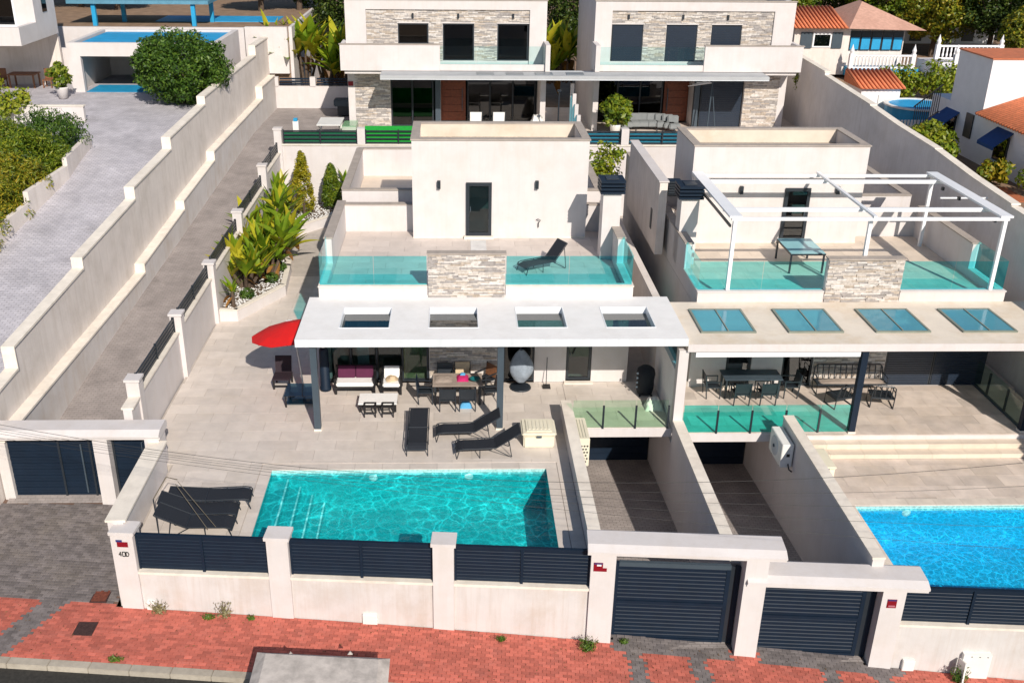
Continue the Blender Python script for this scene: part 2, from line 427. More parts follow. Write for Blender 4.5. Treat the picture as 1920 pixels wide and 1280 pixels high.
# pavers: the nearest as single pieces, the rest as one mass
BL, BW = .205, .102
bricks = []
def paver_red(s, t):
    x = WO.x + s
    if t > .02: return False
    if x < -16.2:
        return not (-18.75 + (t + 2) * .32 < x < -18.05 + (t + 2) * .32)
    for a in (-2.62, -1.02, 2.35, 3.65):
        if a + (t + 2) * -.12 < x < a + .42 + (t + 2) * -.12: return False
    if -3.1 < x < 4.3 and t > -.32 and not (-.1 < x < .6): return False
    return True
row = 0; t = -2.04
while t < 4.6:
    s = -8.0 + (row % 2) * BL / 2
    while s < 23.5:
        w = wl(s + BL / 2, t + BW / 2); x = w.x
        ok = (t < -.02 and x > -24) or (x < -16.05 and w.y < -2.4 and x > -22.6)
        if ok and -.02 <= t and x > -16: ok = False
        if t > -.05 and -3.1 < x < 3.5: ok = t < .3
        if ok: bricks.append((s, t, w, paver_red(s, t)))
        s += BL
    t += BW; row += 1
def inframe(w):
    d = Vector((w.x, w.y, gz(w.x, w.y))) - cam.location
    k = d.dot(_f); px = 904.6 + 1873 * d.dot(_r) / k; py = 640 - 1873 * d.dot(_u) / k
    return -20 < px < 1940 and 900 < py < 1290, k
bricks = [(b, inframe(b[2])) for b in bricks]
bricks = sorted([(q[1], b) for b, q in bricks if q[0]], key=lambda a: a[0])
pm = {}
for redp, m in ((True, brickred), (False, brickgrey)):
    pm[redp] = MB().box(-BL / 2 + .004, BL / 2 - .004, -BW / 2 + .004, BW / 2 - .004, -.05, 0).mesh('paver', m, bevel=.004)
mass = {True: MB(), False: MB()}
nred = 0
for i, (k, (s, t, w, redp)) in enumerate(bricks):
    z = gz(w.x, w.y) + rnd.uniform(-.004, .004)
    tl = math.atan(sz(w.x + .5) - sz(w.x - .5))
    if i < 300:
        link('paver', pm[redp], pav, (w.x, w.y, z), (rnd.uniform(-.01, .01), -tl, TH + rnd.uniform(-.01, .01)))
    else:
        a, b = BL / 2 - .004, BW / 2 - .004
        c, sn = math.cos(TH), math.sin(TH)
        v = []
        for zz in (-.04, 0):
            for i_, j_ in ((-1, -1), (1, -1), (1, 1), (-1, 1)):
                lx, ly = i_ * a, j_ * b
                v.append((w.x + lx * c - ly * sn, w.y + lx * sn + ly * c, z + zz + lx * math.tan(tl)))
        mass[redp].add(v, [(4, 5, 6, 7), (0, 1, 5, 4), (1, 2, 6, 5), (2, 3, 7, 6), (3, 0, 4, 7)])
# random tint per brick inside the masses comes from mesh islands
def island(m, name, amt=.22):
    c = m.copy(); c.name = name; nt = c.node_tree; b = nt.nodes['Principled BSDF']
    src = b.inputs['Base Color'].links[0].from_socket
    g = nd(nt, 'ShaderNodeNewGeometry')
    f = ramp(nt, g.outputs['Random Per Island'], [(0, (1 - amt,) * 3), (1, (1 + amt,) * 3)])
    lk(nt, mixc(nt, 1.0, src, f, 'MULTIPLY'), b.inputs['Base Color'])
    return c
o = mass[True].build('red_pavers', island(brickred, 'red_paver_mass'), pav); o['kind'] = 'stuff'
o = mass[False].build('grey_pavers', island(brickgrey, 'grey_paver_mass'), ldrive); o['kind'] = 'stuff'

# driveways down to the garages
strip('garage_driveway', [[(x, y, z) for x in (-3.4, -.1)] for y, z in ((-7.75, -2.12), (-5, -2.3), (3.3, -3.05))], drivepave)
strip('garage_driveway', [[(x, y, z) for x in (.1, 3.4)] for y, z in ((-8.0, -2.4), (-5, -2.55), (3.3, -3.25))], drivepave)
# access ramp beside the villa
rampz = [(-2.4, -1.06), (1.4, -.2), (5, .33), (9.3, .83), (15.4, 1.48), (20.4, 2.04), (25.9, 2.6), (29, 3.0), (35.2, 3.2)]
def rwx(y): return -20.05 + (y - 1.3) * 1.8 / 33.1
strip('access_ramp', [[(rwx(y) - .2, y, z), (-16.73 + (y - 1.4) * .017, y, z)] for y, z in rampz if y < 24] + [[(rwx(24.8) - .2, 24.8, 2.5), (-16.34, 24.8, 2.5)]], ramppave)
# upper forecourt of the rear villas
strip('forecourt', [[(rwx(y) - .2, y, a), (-16.3, y, b), (-11.85, y, c)] for y, a, b, c in ((24.8, 2.5, 2.5, 3.1), (29, 3.0, 3.0, 3.196), (35.5, 3.2, 3.2, 3.196))], ramppave)
box('forecourt_terrace', -11.9, 13.0, 24.75, 36, 2.6, 3.2, tile2)['kind'] = 'structure'
# pale driveway of the left-hand property
plz = [(-12, 1.2), (-3, 1.75), (0, 2.2), (5, 2.95), (10.8, 3.85), (15.6, 4.65), (21, 5.2), (25, 5.45), (28, 5.5), (48, 5.5)]
strip('upper_driveway', [[(x, y, z) for x in (-60, -30, rwx(y) - .5)] for y, z in plz], platpave)
# garden level of the right-hand property
strip('neighbour_garden', [[(x, y, 4.4 + max(0, y - 30) * .05) for x in (13.2, 20, 60)] for y in (-20, 10, 30, 62)], earth)

# ---------------------------------------------------------------- stepped retaining walls beside the ramp
def stepped(name, label, segs, xoff, thick, zbase, m, capm):
    root = thing(name, label, 'wall', (rwx(10) + xoff, 10, 0))
    for i, (y0, y1, z0, z1) in enumerate(segs):
        x0, x1 = rwx(y0) + xoff, rwx(y1) + xoff
        b0, b1 = zbase(y0), zbase(y1)
        v = [(x0, y0, b0), (x0 - thick, y0, b0), (x1 - thick, y1, b1), (x1, y1, b1), (x0, y0, z0), (x0 - thick, y0, z0), (x1 - thick, y1, z1), (x1, y1, z1)]
        F = [(3, 2, 1, 0), (4, 7, 6, 5), (0, 1, 5, 4), (1, 2, 6, 5), (2, 3, 7, 6), (3, 0, 4, 7)]
        F = [tuple(reversed(q)) for q in F]
        MB().add(v, F).build('wall', m, root)
        c = .05
        w = [(x0 + c, y0 - c, z0 + .002), (x0 - thick - c, y0 - c, z0 + .002), (x1 - thick - c, y1 - .03, z1 + .002), (x1 + c, y1 - .03, z1 + .002)]
        w += [(p[0], p[1], p[2] + .07) for p in w]
        MB().add(w, F).build('coping', capm, root)
        if i: MB().box(x0 - thick - c, x0 + c, y0 - c, y0 - .004, segs[i - 1][3] - .02, z0).build('coping', capm, root)
    return root
rz_ = lambda y: lerp(rampz, y) - .4
lowseg = [(-2.2, 10.2, .92, 1.55), (10.2, 15.8, 1.9, 2.5), (15.8, 21.1, 2.88, 3.42), (21.1, 31.8, 3.85, 4.42), (31.8, 35.3, 5.1, 5.2)]
uppseg = [(-3.4, -.05, 1.9, 2.22), (-.05, 5.5, 2.94, 3.44), (5.5, 11.1, 3.82, 4.33), (11.1, 16.0, 4.8, 5.18), (16.0, 21.6, 5.68, 6.05), (21.6, 32.3, 6.42, 6.83), (32.3, 35.6, 7.36, 7.42)]
stepped('retaining_wall', 'low stepped white retaining wall with cream coping along the paved ramp', lowseg, 0, .3, rz_, stucco, coping)
stepped('retaining_wall', 'tall stepped grey-stained retaining wall below the pale driveway', uppseg, -.34, .3, lambda y: lerp(rampz, y) - .2, stucco_old, coping)
# right-hand stepped boundary wall
rightwall = mat('pale_boundary_render', (0.78, 0.72, 0.685), 0.9, var=0.06, scale=1.2, bump=0.3, bscale=35, dirt=(0.55, 0.48, 0.41), dirt_amt=0.4, streak=0.35, spec=0.2)
root = thing('boundary_wall', 'long stepped boundary wall between the right villa and the blue-awning house', 'wall', (13.1, 15, 0))
rseg = [(-6, 6.5, 5.0, 5.4), (6.5, 9.5, 5.5, 5.66), (9.5, 13, 5.66, 5.95), (13, 16.9, 5.98, 6.12), (16.9, 20.3, 6.12, 6.34), (20.3, 23.7, 6.4, 6.55), (23.7, 27, 6.55, 6.7), (27, 36, 6.9, 7.2)]
for i, (y0, y1, z0, z1) in enumerate(rseg):
    MB().prism([(y0, -1.5), (y1, -1.5), (y1, z1), (y0, z0)], 13.0, 13.25, 'x').build('wall', rightwall, root)
    MB().prism([(y0 - .04, z0 + .002), (y1 - .045, z1 + .002), (y1 - .045, z1 + .065), (y0 - .04, z0 + .065)], 12.95, 13.3, 'x').build('coping', coping, root)

# ---------------------------------------------------------------- street wall of the near villa
def slat_panel(root, s0, s1, z0, z1, t, n, lean=.35, m=None):
    """frame, mid post and single slats of a louvre panel, in the wall's local frame"""
    m = m or navy
    h = (z1 - z0) / n
    MB().box(s0, s0 + .05, t - .03, t + .03, z0, z1).build('post', m, root, local=True)
    MB().box(s1 - .05, s1, t - .03, t + .03, z0, z1).build('post', m, root, local=True)
    mid = (s0 + s1) / 2
    MB().box(mid - .035, mid + .035, t - .05, t + .03, z0 - .03, z1 + .005).build('post', m, root, local=True)
    MB().box(s0 - .01, s1 + .01, t - .045, t + .045, z1 + .001, z1 + .045).build('top_rail', m, root, local=True)
    for a, b in ((s0 + .052, mid - .037), (mid + .037, s1 - .052)):
        k = ('slat', round(b - a, 3), round(h, 3), m.name)
        if k not in _bc:
            _bc[k] = MB().prism([(-.02, -h / 2 + .012), (.012, -h / 2 + .003), (.016, h / 2 - .003), (-.01, h / 2 - .003), (-.02, h / 2 - .016)], -(b - a) / 2, (b - a) / 2, 'x').mesh('slat', m)
        for i in range(n):
            link('slat', _bc[k], root, ((a + b) / 2, t, z0 + h * (i + .5)), (.05, 0, 0), local=True)
fw = thing('street_wall', 'white rendered street wall with capped pillars below the pool terrace', 'wall', WO, TH)
def pillar(root, s0, s1, t0, t1, z0, z1, cap=True, m=stucco_new):
    p = MB().box(s0, s1, t0, t1, z0, z1).build('pillar', m, root, local=True)
    if cap:
        MB().box(s0 - .05, s1 + .05, t0 - .05, t1 + .05, z1 - .10, z1 + .0).build('pillar_cap', m, root, local=True, bevel=.008).location.z += .003
    return p
for a, b in ((0, .55), (3.95, 4.5), (8.15, 8.68)):
    pillar(fw, a, b, -.03, .42, -2.7, .87)
pillar(fw, 12.1, 12.72, -.05, .5, -3, .76, False)
pillar(fw, 15.9, 16.45, -.1, .75, -3.2, .76, False)
for a, b in ((.552, 3.948), (4.502, 8.148), (8.682, 12.098)):
    MB().box(a, b, .03, .33, -2.7, -.42).build('wall', stucco, fw, local=True)
    MB().box(a, b, -.03, .39, -.419, -.345).build('coping', coping, fw, local=True)
for a, b, lab in ((.56, 3.94, 'navy slatted fence panel left, beside the red alarm plate pillar'), (4.51, 8.14, 'navy slatted fence panel, middle one between the two plain white pillars'), (8.69, 12.09, 'navy slatted fence panel nearest the driveway gates')):
    fp = thing('slat_fence', lab, 'fence', wl(a, .12), TH, 'louvre fence panels on the street wall')
    slat_panel(fp, 0, b - a, -.33, .70, 0, 10)
# lintel over the first gate
MB().prism([(-.14, .765), (.72, .765), (.72, .93), (.60, 1.0), (.02, 1.0), (-.20, .90), (-.20, .86), (-.14, .84)], 12.0, 16.85, 'x').build('lintel', stucco_new, fw, local=True)
fw2 = thing('street_wall', 'white street wall and lintel of the right-hand villa', 'wall', wl(16.45, 0), TH)
MB().prism([(-.14, .0), (.72, .0), (.72, .18), (.60, .25), (.02, .25), (-.20, .16), (-.20, .10), (-.14, .08)], -.48, 3.95, 'x').build('lintel', stucco_new, fw2, local=True)
pillar(fw2, 2.9, 3.47, -.05, .5, -3.4, -.002, False)
MB().box(3.472, 12, .03, .33, -3.4, -1.15).build('wall', stucco, fw2, local=True)
MB().box(3.472, 12, -.03, .39, -1.149, -1.08).build('coping', coping, fw2, local=True)
for a, b in ((3.48, 6.9), (7.0, 11)):
    fp = thing('slat_fence', 'navy slatted fence panel in front of the bright blue pool' if a < 4 else 'navy slatted fence panel at the far right edge', 'fence', wl(16.45 + a, .12), TH, 'louvre fence panels on the street wall')
    slat_panel(fp, 0, b - a, -1.07, -.06, 0, 10)
# gates
def gate(label, s0, s1, t, z0, z1, n):
    g = thing('driveway_gate', label, 'gate', wl(s0, t), TH, 'slatted driveway gates')
    w = s1 - s0
    for a, b in ((0, .1), (w - .34, w - .24), (w - .12, w)): MB().box(a, b, -.04, .04, z0, z1).build('post', navy, g, local=True)
    MB().box(.1, w - .24, -.05, .05, z1 - .1, z1 + .02).build('top_rail', steelgrey, g, local=True)
    MB().box(.1, w - .34, -.045, .045, z0, z0 + .1).build('bottom_rail', navy, g, local=True)
    MB().box(.1, w - .34, -.05, .03, (z0 + z1) / 2 - .045, (z0 + z1) / 2 + .045).build('middle_rail', navy, g, local=True)
    MB().box(w - .238, w - .122, -.02, .02, z0, z1 - .02).build('side_panel', anthra, g, local=True)
    n2 = n // 2
    for lo, hi in ((z0 + .1, (z0 + z1) / 2 - .045), ((z0 + z1) / 2 + .045, z1 - .1)):
        h = (hi - lo) / n2
        k = ('gslat', round(w, 3), round(h, 3))
        if k not in _bc:
            _bc[k] = MB().prism([(-.03, -h / 2 + .012), (.01, -h / 2 + .004), (.02, h / 2 - .004), (-.012, h / 2 - .004), (-.03, h / 2 - .02)], .102, w - .342, 'x').mesh('slat', navy)
        for i in range(n2): link('slat', _bc[k], g, (0, 0, lo + h * (i + .5)), (.06, 0, 0), local=True)
    return g
gate('navy slatted sliding gate open above to the sunken driveway', 12.74, 15.88, .32, -2.16, .27, 18)
gate('navy slatted gate filling the portal next to the blue pool', 16.47, 19.33, .32, -2.42, -.03, 18)

# ---------------------------------------------------------------- driveway side walls
def dwall(label, x0, x1, y0, y1, ztop, slope=0.0):
    w = thing('driveway_wall', label, 'wall', ((x0 + x1) / 2, (y0 + y1) / 2, -3), 0, 'walls flanking the sunken driveways')
    MB().prism([(y0, -3.6), (y1, -3.6), (y1, ztop + slope), (y0, ztop)], x0, x1, 'x').build('wall', stucco_new, w)
    MB().prism([(y0, ztop + .002), (y1 + .02, ztop + slope + .002), (y1 + .02, ztop + slope + .06), (y0, ztop + .06)], x0 - .02, x1 + .02, 'x').build('coping', coping, w)
dwall('white wall between the turquoise pool and the sunken driveway', -3.66, -3.36, -7.05, .85, .54)
dwall('white dividing wall between the two sunken driveways', -.15, .15, -7.3, -.03, .26)
dwall('white wall between the right sunken driveway and the steps', 3.36, 3.66, -7.55, -.1, .46)
uw = thing('garage_side_walls', 'white walls under the terrace edges beside the garages', 'wall', (0, 1.5, -3))
for a, b, y, zt_ in ((-.15, .15, -.025, -.53), (-3.66, -3.36, .86, -.33), (3.36, 3.66, -.09, -.54)): box('wall', a, b, y, 3.5, -3.6, zt_, stucco_new, uw)
# left gate house
gh = thing('entrance_portal', 'white portal with flat cornice over the dark entrance gates at left', 'portal', (-18, -2, -1.05))
MB().prism([(-2.42, 1.09), (-1.6, 1.09), (-1.6, 1.28), (-1.7, 1.36), (-2.3, 1.36), (-2.5, 1.25), (-2.5, 1.19), (-2.42, 1.17)], -25, -15.66, 'x').build('lintel', stucco_new, gh)
for a, b in ((-17.62, -17.2), (-16.12, -15.7)):
    box('pillar', a, b, -2.4, -1.75, -1.6, 1.088, stucco_new, gh)
def shut(label, x0, x1, y, z0, z1, n, parts=2):
    g = thing('entrance_gate', label, 'gate', ((x0 + x1) / 2, y, z0))
    h = (z1 - z0) / n
    for i in range(n):
        box('slat', x0 + .06, x1 - .06, y - .02 + (i % 2) * .008, y + .02, z0 + h * i + .004, z0 + h * (i + 1) - .004, navy, g)
    for a, b in ((x0, x0 + .06), (x1 - .06, x1)): box('post', a, b, y - .05, y + .04, z0, z1, anthra, g)
    return g
g = shut('wide navy slatted entrance gate at the left edge', -21.6, -17.64, -2.05, -1.02, 1.05, 20)
for x in (-18.75, -17.85): box('post', x - .03, x + .03, -2.11, -2.075, -1.0, 1.0, anthra, g)
box('pull_handle', -18.1, -18.06, -2.17, -2.13, -.85, .8, steelgrey, g)
g = shut('narrow navy slatted garden gate right of the white post', -17.19, -16.13, -2.05, -1.1, 1.05, 20)
MB().tube([(-16.3, -2.1, .55), (-16.3, -2.17, .55), (-16.3, -2.17, .85), (-16.22, -2.1, .9)], .015).build('handle', steelgrey, g)
pw = thing('terrace_side_wall', 'white side wall with sloping cream coping left of the sun loungers', 'wall', (-15.75, -4, 0))
MB().box(-15.96, -15.56, -6.35, -2.42, -2.5, .92).build('wall', stucco_new, pw)
MB().box(-16.02, -15.5, -6.35, -2.3, .922, .99).build('coping', coping, pw)
# boundary wall with railings between terrace and ramp
bw = thing('side_boundary_wall', 'white boundary wall with pillars between tiled terrace and paved ramp', 'wall', (-16.6, 6, 0))
bxs = lambda y: -16.62 + (y - 1.4) * .017
bp_ = [(-.65, 2.25), (4.15, 2.38), (8.9, 2.53), (14.2, 3.0), (20.0, 3.55), (24.55, 4.33)]
MB().box(-16.9, -16.64, -1.58, -.86, -.5, 1.62).build('wall', stucco_new, bw)
MB().box(-16.95, -16.59, -1.58, -.86, 1.621, 1.68).build('coping', coping, bw)
for (y0, zt0), (y1, zt1), wz, where in zip(bp_, bp_[1:], (1.66, 1.84, 2.05, 2.45, 3.0), ('next to the entrance portal', 'level with the red parasol', 'left of the front planter', 'behind the leafy planter plants', 'near the cypresses')):
    x = bxs(y0)
    MB().box(x - .25, x, y0 + .2, y1 - .2, -.5, wz).build('wall', stucco_new, bw)
    MB().box(x - .3, x + .05, y0 + .2, y1 - .2, wz + .001, wz + .06).build('coping', coping, bw)
    rl = thing('railing', 'dark horizontal railing on the boundary wall ' + where, 'railing', (x - .12, (y0 + y1) / 2, wz), 0, 'railings on the side boundary wall')
    for k in range(4): box('rail', x - .15, x - .10, y0 + .26, y1 - .26, wz + .09 + k * .135, wz + .17 + k * .135, anthra, rl)
    ym = (y0 + y1) / 2
    for yy in (y0 + .24, ym, y1 - .24): box('post', x - .17, x - .08, yy - .03, yy + .03, wz + .06, wz + .6, anthra, rl)
for y, z in bp_:
    x = bxs(y)
    MB().box(x - .32, x + .07, y - .2, y + .2, -.5, z - .08).build('pillar', stucco_new, bw)
    MB().box(x - .36, x + .11, y - .24, y + .24, z - .079, z).build('pillar_cap', stucco_new, bw)
# rear retaining wall and its fences
rw = thing('rear_garden_wall', 'tall white garden wall below the rear villas', 'wall', (-6, 24.6, 0))
MB().box(-16.3, 13, 24.45, 24.72, -2, 3.42).build('wall', stucco_new, rw)
MB().box(-16.3, 13, 24.4, 24.76, 3.421, 3.49).build('coping', coping, rw)
for x in (-12.0, -8.1, -3.4, 1.9, 5.9): MB().box(x - .2, x + .2, 24.38, 24.79, 3.491, 4.33).build('pillar', stucco_new, rw)
for x0, x1, back, lab in ((-16.1, -12.2, greenpanel, 'dark green-backed railing above the cypresses'), (-11.8, -8.3, pinegreen, 'dark railing in front of the bright green turf'), (-3.2, 1.7, bluepanel, 'dark railing with blue backing between the upper blocks'), (2.1, 5.7, bluepanel, 'short blue-backed railing beside the right roof block')):
    rl = thing('railing', lab, 'railing', ((x0 + x1) / 2, 24.58, 3.5), 0, 'railings on the rear garden wall')
    for k in range(4): box('rail', x0, x1, 24.52, 24.56, 3.53 + k * .2, 3.6 + k * .2, anthra, rl)
    for xx in (x0 + .03, (x0 + x1) / 2, x1 - .03): box('post', xx - .03, xx + .03, 24.5, 24.58, 3.5, 4.25, anthra, rl)
    box('privacy_screen', x0, x1, 24.63, 24.64, 3.5, 4.42 if back is pinegreen else 4.1, back, rl)
box('lawn', -11.6, -7.9, 24.8, 27.4, 3.195, 3.225, pinegreen)['kind'] = 'stuff'
# ================================================================== terraces and pools
def clip_tiles(parent, x0, x1, y0, y1, z, m, tw=1.2, th=.6, ox=0.0, oy=0.0, holes=()):
    """running-bond tiles as single pieces, cut at the edges"""
    j = math.floor((y0 - oy) / th)
    while oy + j * th < y1:
        ya, yb = max(y0, oy + j * th), min(y1, oy + (j + 1) * th)
        off = ox + (j % 2) * tw / 2
        i = math.floor((x0 - off) / tw)
        while off + i * tw < x1:
            xa, xb = max(x0, off + i * tw), min(x1, off + (i + 1) * tw)
            if xb - xa > .05 and yb - ya > .05:
                if not any(a - .01 <= xa and xb <= b + .01 and c - .01 <= ya and yb <= d + .01 for a, b, c, d in holes):
                    box('floor_tile', xa + .003, xb - .003, ya + .003, yb - .003, z - .02, z + rnd.uniform(-.001, .001), m, parent)
            i += 1
        j += 1
deck = link('terrace', None); deck['kind'] = 'structure'
def slab(pts, z0, z1, name='terrace_base', m=grout, parent=deck): return MB().prism(pts, z0, z1).build(name, m, parent)
PX0, PX1, PY0, PY1 = -12.54, -4.38, -6.35, -2.32
PW = .16
slab([(-16.62, -2.0), (-15.56, -2.0), (-15.56, wy(-15.56) + .4), (PX0 - PW, wy(PX0) + .4), (PX0 - PW, 3.4), (-16.62, 3.4)], -2, -.021)
slab([(PX0 - PW, PY1 + PW), (PX1 + PW, PY1 + PW), (PX1 + PW, 3.4), (PX0 - PW, 3.4)], -2, -.021)
slab([(PX1 + PW, wy(PX1) + .4), (-3.66, wy(-3.66) + .4), (-3.66, 3.4), (PX1 + PW, 3.4)], -2, -.021)
slab([(PX0 - PW, wy(PX0) + .4), (PX1 + PW, wy(PX1) + .4), (PX1 + PW, PY0 - PW), (PX0 - PW, PY0 - PW)], -2, -.021)
slab([(-3.66, .851), (-.15, .06), (-.15, 3.4), (-3.66, 3.4)], -.30, -.021) if False else slab([(-3.36, .06), (-.15, .06), (-.15, 3.4), (-3.66, 3.4), (-3.66, .86), (-3.36, .86)], -.32, -.021, 'balcony_slab', stucco_new)
slab([(-16.6, 3.4), (-11.65, 3.4), (-11.65, 24.4), (-16.4, 24.4)], -2, -.021)
slab([(-1.1, 3.4), (1.1, 3.4), (1.1, 24.4), (-1.1, 24.4)], -2, -.021)
clip_tiles(deck, -16.55, -3.37, -1.98, 3.39, 0, tile)
clip_tiles(deck, -15.5, PX0 - .32, -6.1, -1.98, 0, tile)
clip_tiles(deck, PX1 + .32, -3.68, -6.9, -1.98, 0, tile)
clip_tiles(deck, -3.36, -.17, .1, 3.39, 0, tile)
clip_tiles(deck, -16.5, -11.7, 3.39, 14, 0, tile)
def caustic_water(name, tint, lo, scale, hi=1.25):  # imitated caustic light: bright Voronoi lines put into the water's transparent colour
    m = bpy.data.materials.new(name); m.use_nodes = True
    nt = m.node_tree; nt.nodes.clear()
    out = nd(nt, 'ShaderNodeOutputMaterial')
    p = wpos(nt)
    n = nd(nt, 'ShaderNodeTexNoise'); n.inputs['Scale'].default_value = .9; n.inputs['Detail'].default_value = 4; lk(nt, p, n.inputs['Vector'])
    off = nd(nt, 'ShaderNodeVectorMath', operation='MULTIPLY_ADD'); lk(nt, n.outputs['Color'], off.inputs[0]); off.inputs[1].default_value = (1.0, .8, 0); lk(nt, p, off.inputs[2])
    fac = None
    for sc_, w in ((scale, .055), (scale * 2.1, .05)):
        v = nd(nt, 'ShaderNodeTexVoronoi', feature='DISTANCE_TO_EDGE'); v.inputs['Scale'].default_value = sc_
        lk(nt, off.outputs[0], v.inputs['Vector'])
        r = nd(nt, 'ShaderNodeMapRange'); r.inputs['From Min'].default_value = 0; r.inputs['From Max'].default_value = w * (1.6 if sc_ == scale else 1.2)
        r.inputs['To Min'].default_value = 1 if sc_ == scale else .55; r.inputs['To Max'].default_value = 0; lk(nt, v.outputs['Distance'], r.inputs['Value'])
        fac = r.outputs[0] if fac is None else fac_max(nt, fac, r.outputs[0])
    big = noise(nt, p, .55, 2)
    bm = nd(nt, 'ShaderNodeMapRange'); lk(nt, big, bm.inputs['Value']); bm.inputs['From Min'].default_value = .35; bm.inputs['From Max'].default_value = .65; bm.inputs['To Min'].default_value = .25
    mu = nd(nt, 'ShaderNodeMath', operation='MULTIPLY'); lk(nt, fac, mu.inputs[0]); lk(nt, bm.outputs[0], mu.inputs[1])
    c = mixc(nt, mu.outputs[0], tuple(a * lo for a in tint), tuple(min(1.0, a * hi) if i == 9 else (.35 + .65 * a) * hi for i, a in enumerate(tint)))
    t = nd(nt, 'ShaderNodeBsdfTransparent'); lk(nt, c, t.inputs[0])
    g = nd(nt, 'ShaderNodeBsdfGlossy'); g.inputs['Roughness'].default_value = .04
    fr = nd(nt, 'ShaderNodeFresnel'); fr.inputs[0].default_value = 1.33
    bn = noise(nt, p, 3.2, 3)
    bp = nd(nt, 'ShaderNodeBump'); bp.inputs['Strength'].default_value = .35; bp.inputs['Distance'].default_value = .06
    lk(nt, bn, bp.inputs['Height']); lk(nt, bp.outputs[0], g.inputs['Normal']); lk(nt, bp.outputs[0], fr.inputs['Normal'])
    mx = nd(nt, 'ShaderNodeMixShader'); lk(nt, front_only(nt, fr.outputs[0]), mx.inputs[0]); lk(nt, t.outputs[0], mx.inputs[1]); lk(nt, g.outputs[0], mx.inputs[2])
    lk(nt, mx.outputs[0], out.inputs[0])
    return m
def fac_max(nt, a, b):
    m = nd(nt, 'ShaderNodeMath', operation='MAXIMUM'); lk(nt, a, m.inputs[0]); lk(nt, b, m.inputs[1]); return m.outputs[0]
def pool(label, x0, x1, y0, y1, z, mos, water, stepside, lights, cop):
    p = thing('swimming_pool', label, 'pool', ((x0 + x1) / 2, (y0 + y1) / 2, z - 1.5))
    w = .15
    zb = z - 1.45
    MB().box(x0 - w, x1 + w, y0 - w, y1 + w, zb - .15, zb).build('basin_floor', mos, p)
    for a in ((x0 - w, x0, y0 - w, y1 + w), (x1, x1 + w, y0 - w, y1 + w), (x0, x1, y1, y1 + w), (x0, x1, y0 - w, y0)):
        MB().box(a[0], a[1], a[2], a[3], zb, z - .022).build('basin_wall', mos, p)
    if stepside:
        for i in range(4):
            MB().box(x0, x0 + .34 * (4 - i) + .15, y0, y1, zb, zb + .28 * (i + 1)).build('step', mos, p)
            MB().box(x0 + .34 * (4 - i) + .105, x0 + .34 * (4 - i) + .153, y0, y1, zb + .28 * (i + 1) - .02, zb + .28 * (i + 1) + .004).build('step_nosing', mat('pale_mosaic', (.45, .75, .72), .3), p)
    MB().box(x0 + .002, x1 - .002, y1 - .012, y1 - .001, z - .2, z - .03).build('waterline_tiles', mat('pale_waterline_tile', (.36, .66, .64), .3, var=.3, scale=14), p)
    c = .3
    n = int((x1 - x0) / .8)
    for i in range(n):
        a, b = x0 + (x1 - x0) * i / n, x0 + (x1 - x0) * (i + 1) / n
        box('coping_stone', (a if i else x0 - c) + .003, (b if i < n - 1 else x1 + c) - .003, y1 - .02, y1 + c, z - .03, z + .006, cop, p)
    m = int((y1 - y0) / .8)
    for xa, xb in ((x0 - c, x0 + .02), (x1 - .02, x1 + c)):
        for i in range(m):
            a, b = y0 + (y1 + c - y0) * i / m, y0 + (y1 + c - y0) * (i + 1) / m
            aa = xa if xa < x0 else xa
            if xa < x0: box('coping_stone', xa, xb - (.022 if False else 0), a + .003, min(b, y1 - .022) - .003, z - .03, z + .006, cop, p) if a < y1 - .1 else None
            else: box('coping_stone', xa, xb, a + .003, min(b, y1 - .022) - .003, z - .03, z + .006, cop, p) if a < y1 - .1 else None
    for lx, lz in lights:
        MB().lathe([(.13, -.02), (.13, 0), (.10, .02), (.05, .03)], 20).build('pool_light', whiteplastic, p, (lx, y1, z + lz), (R(90), 0, 0))
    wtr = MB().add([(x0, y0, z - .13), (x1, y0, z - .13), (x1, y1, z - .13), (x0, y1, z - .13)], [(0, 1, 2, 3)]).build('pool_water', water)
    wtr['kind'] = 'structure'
    return p
mos1 = mat('teal_mosaic', (.02, .45, .455), .35, var=.25, scale=18)
mos2 = mat('blue_mosaic', (.012, .43, .70), .35, var=.25, scale=18)
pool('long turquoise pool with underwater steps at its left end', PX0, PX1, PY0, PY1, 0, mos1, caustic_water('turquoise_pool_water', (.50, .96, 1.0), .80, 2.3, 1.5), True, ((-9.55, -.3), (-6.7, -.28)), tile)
# right villa: raised terrace, steps, pool deck
deck2 = link('terrace', None); deck2['kind'] = 'structure'
Q = -.2; L2 = -.68
slab([(.15, .06), (3.66, .06), (3.66, -.12), (12.4, -.12), (12.4, 3.5), (.15, 3.5)], -.52, Q - .021, 'balcony_slab', stucco_new, deck2)
slab([(3.66, -.12), (12.4, -.12), (12.4, 3.5), (3.66, 3.5)], -2.5, -.53, parent=deck2)
slab([(3.66, wy(3.66) + .4), (4.42, wy(4.6) + .4), (4.42, -.125), (3.66, -.125)], -3, L2 - .021, parent=deck2)
slab([(4.42, -3.24), (13, -3.24), (13, -.125), (4.42, -.125)], -3, L2 - .021, parent=deck2)
slab([(3.36, 3.5), (12.95, 3.5), (12.95, 24.4), (1.1, 24.4), (1.1, 3.5)], -2, -.4, parent=deck2)
for i, (y0, y1, z) in enumerate(((-.44, -.125, -.36), (-.80, -.44, -.52))):
    for a in range(8): box('stair_tread', 3.67 + a * 1.1 + .003, 3.67 + (a + 1) * 1.1 - .003, y0, y1, L2, z, tilesand, deck2)
clip_tiles(deck2, .17, 12.35, .08, 3.39, Q, tile2)
clip_tiles(deck2, 3.68, 12.35, -.1, .08, Q, tile2)
clip_tiles(deck2, 3.68, 12.9, -3.1, -.81, L2, tile2)
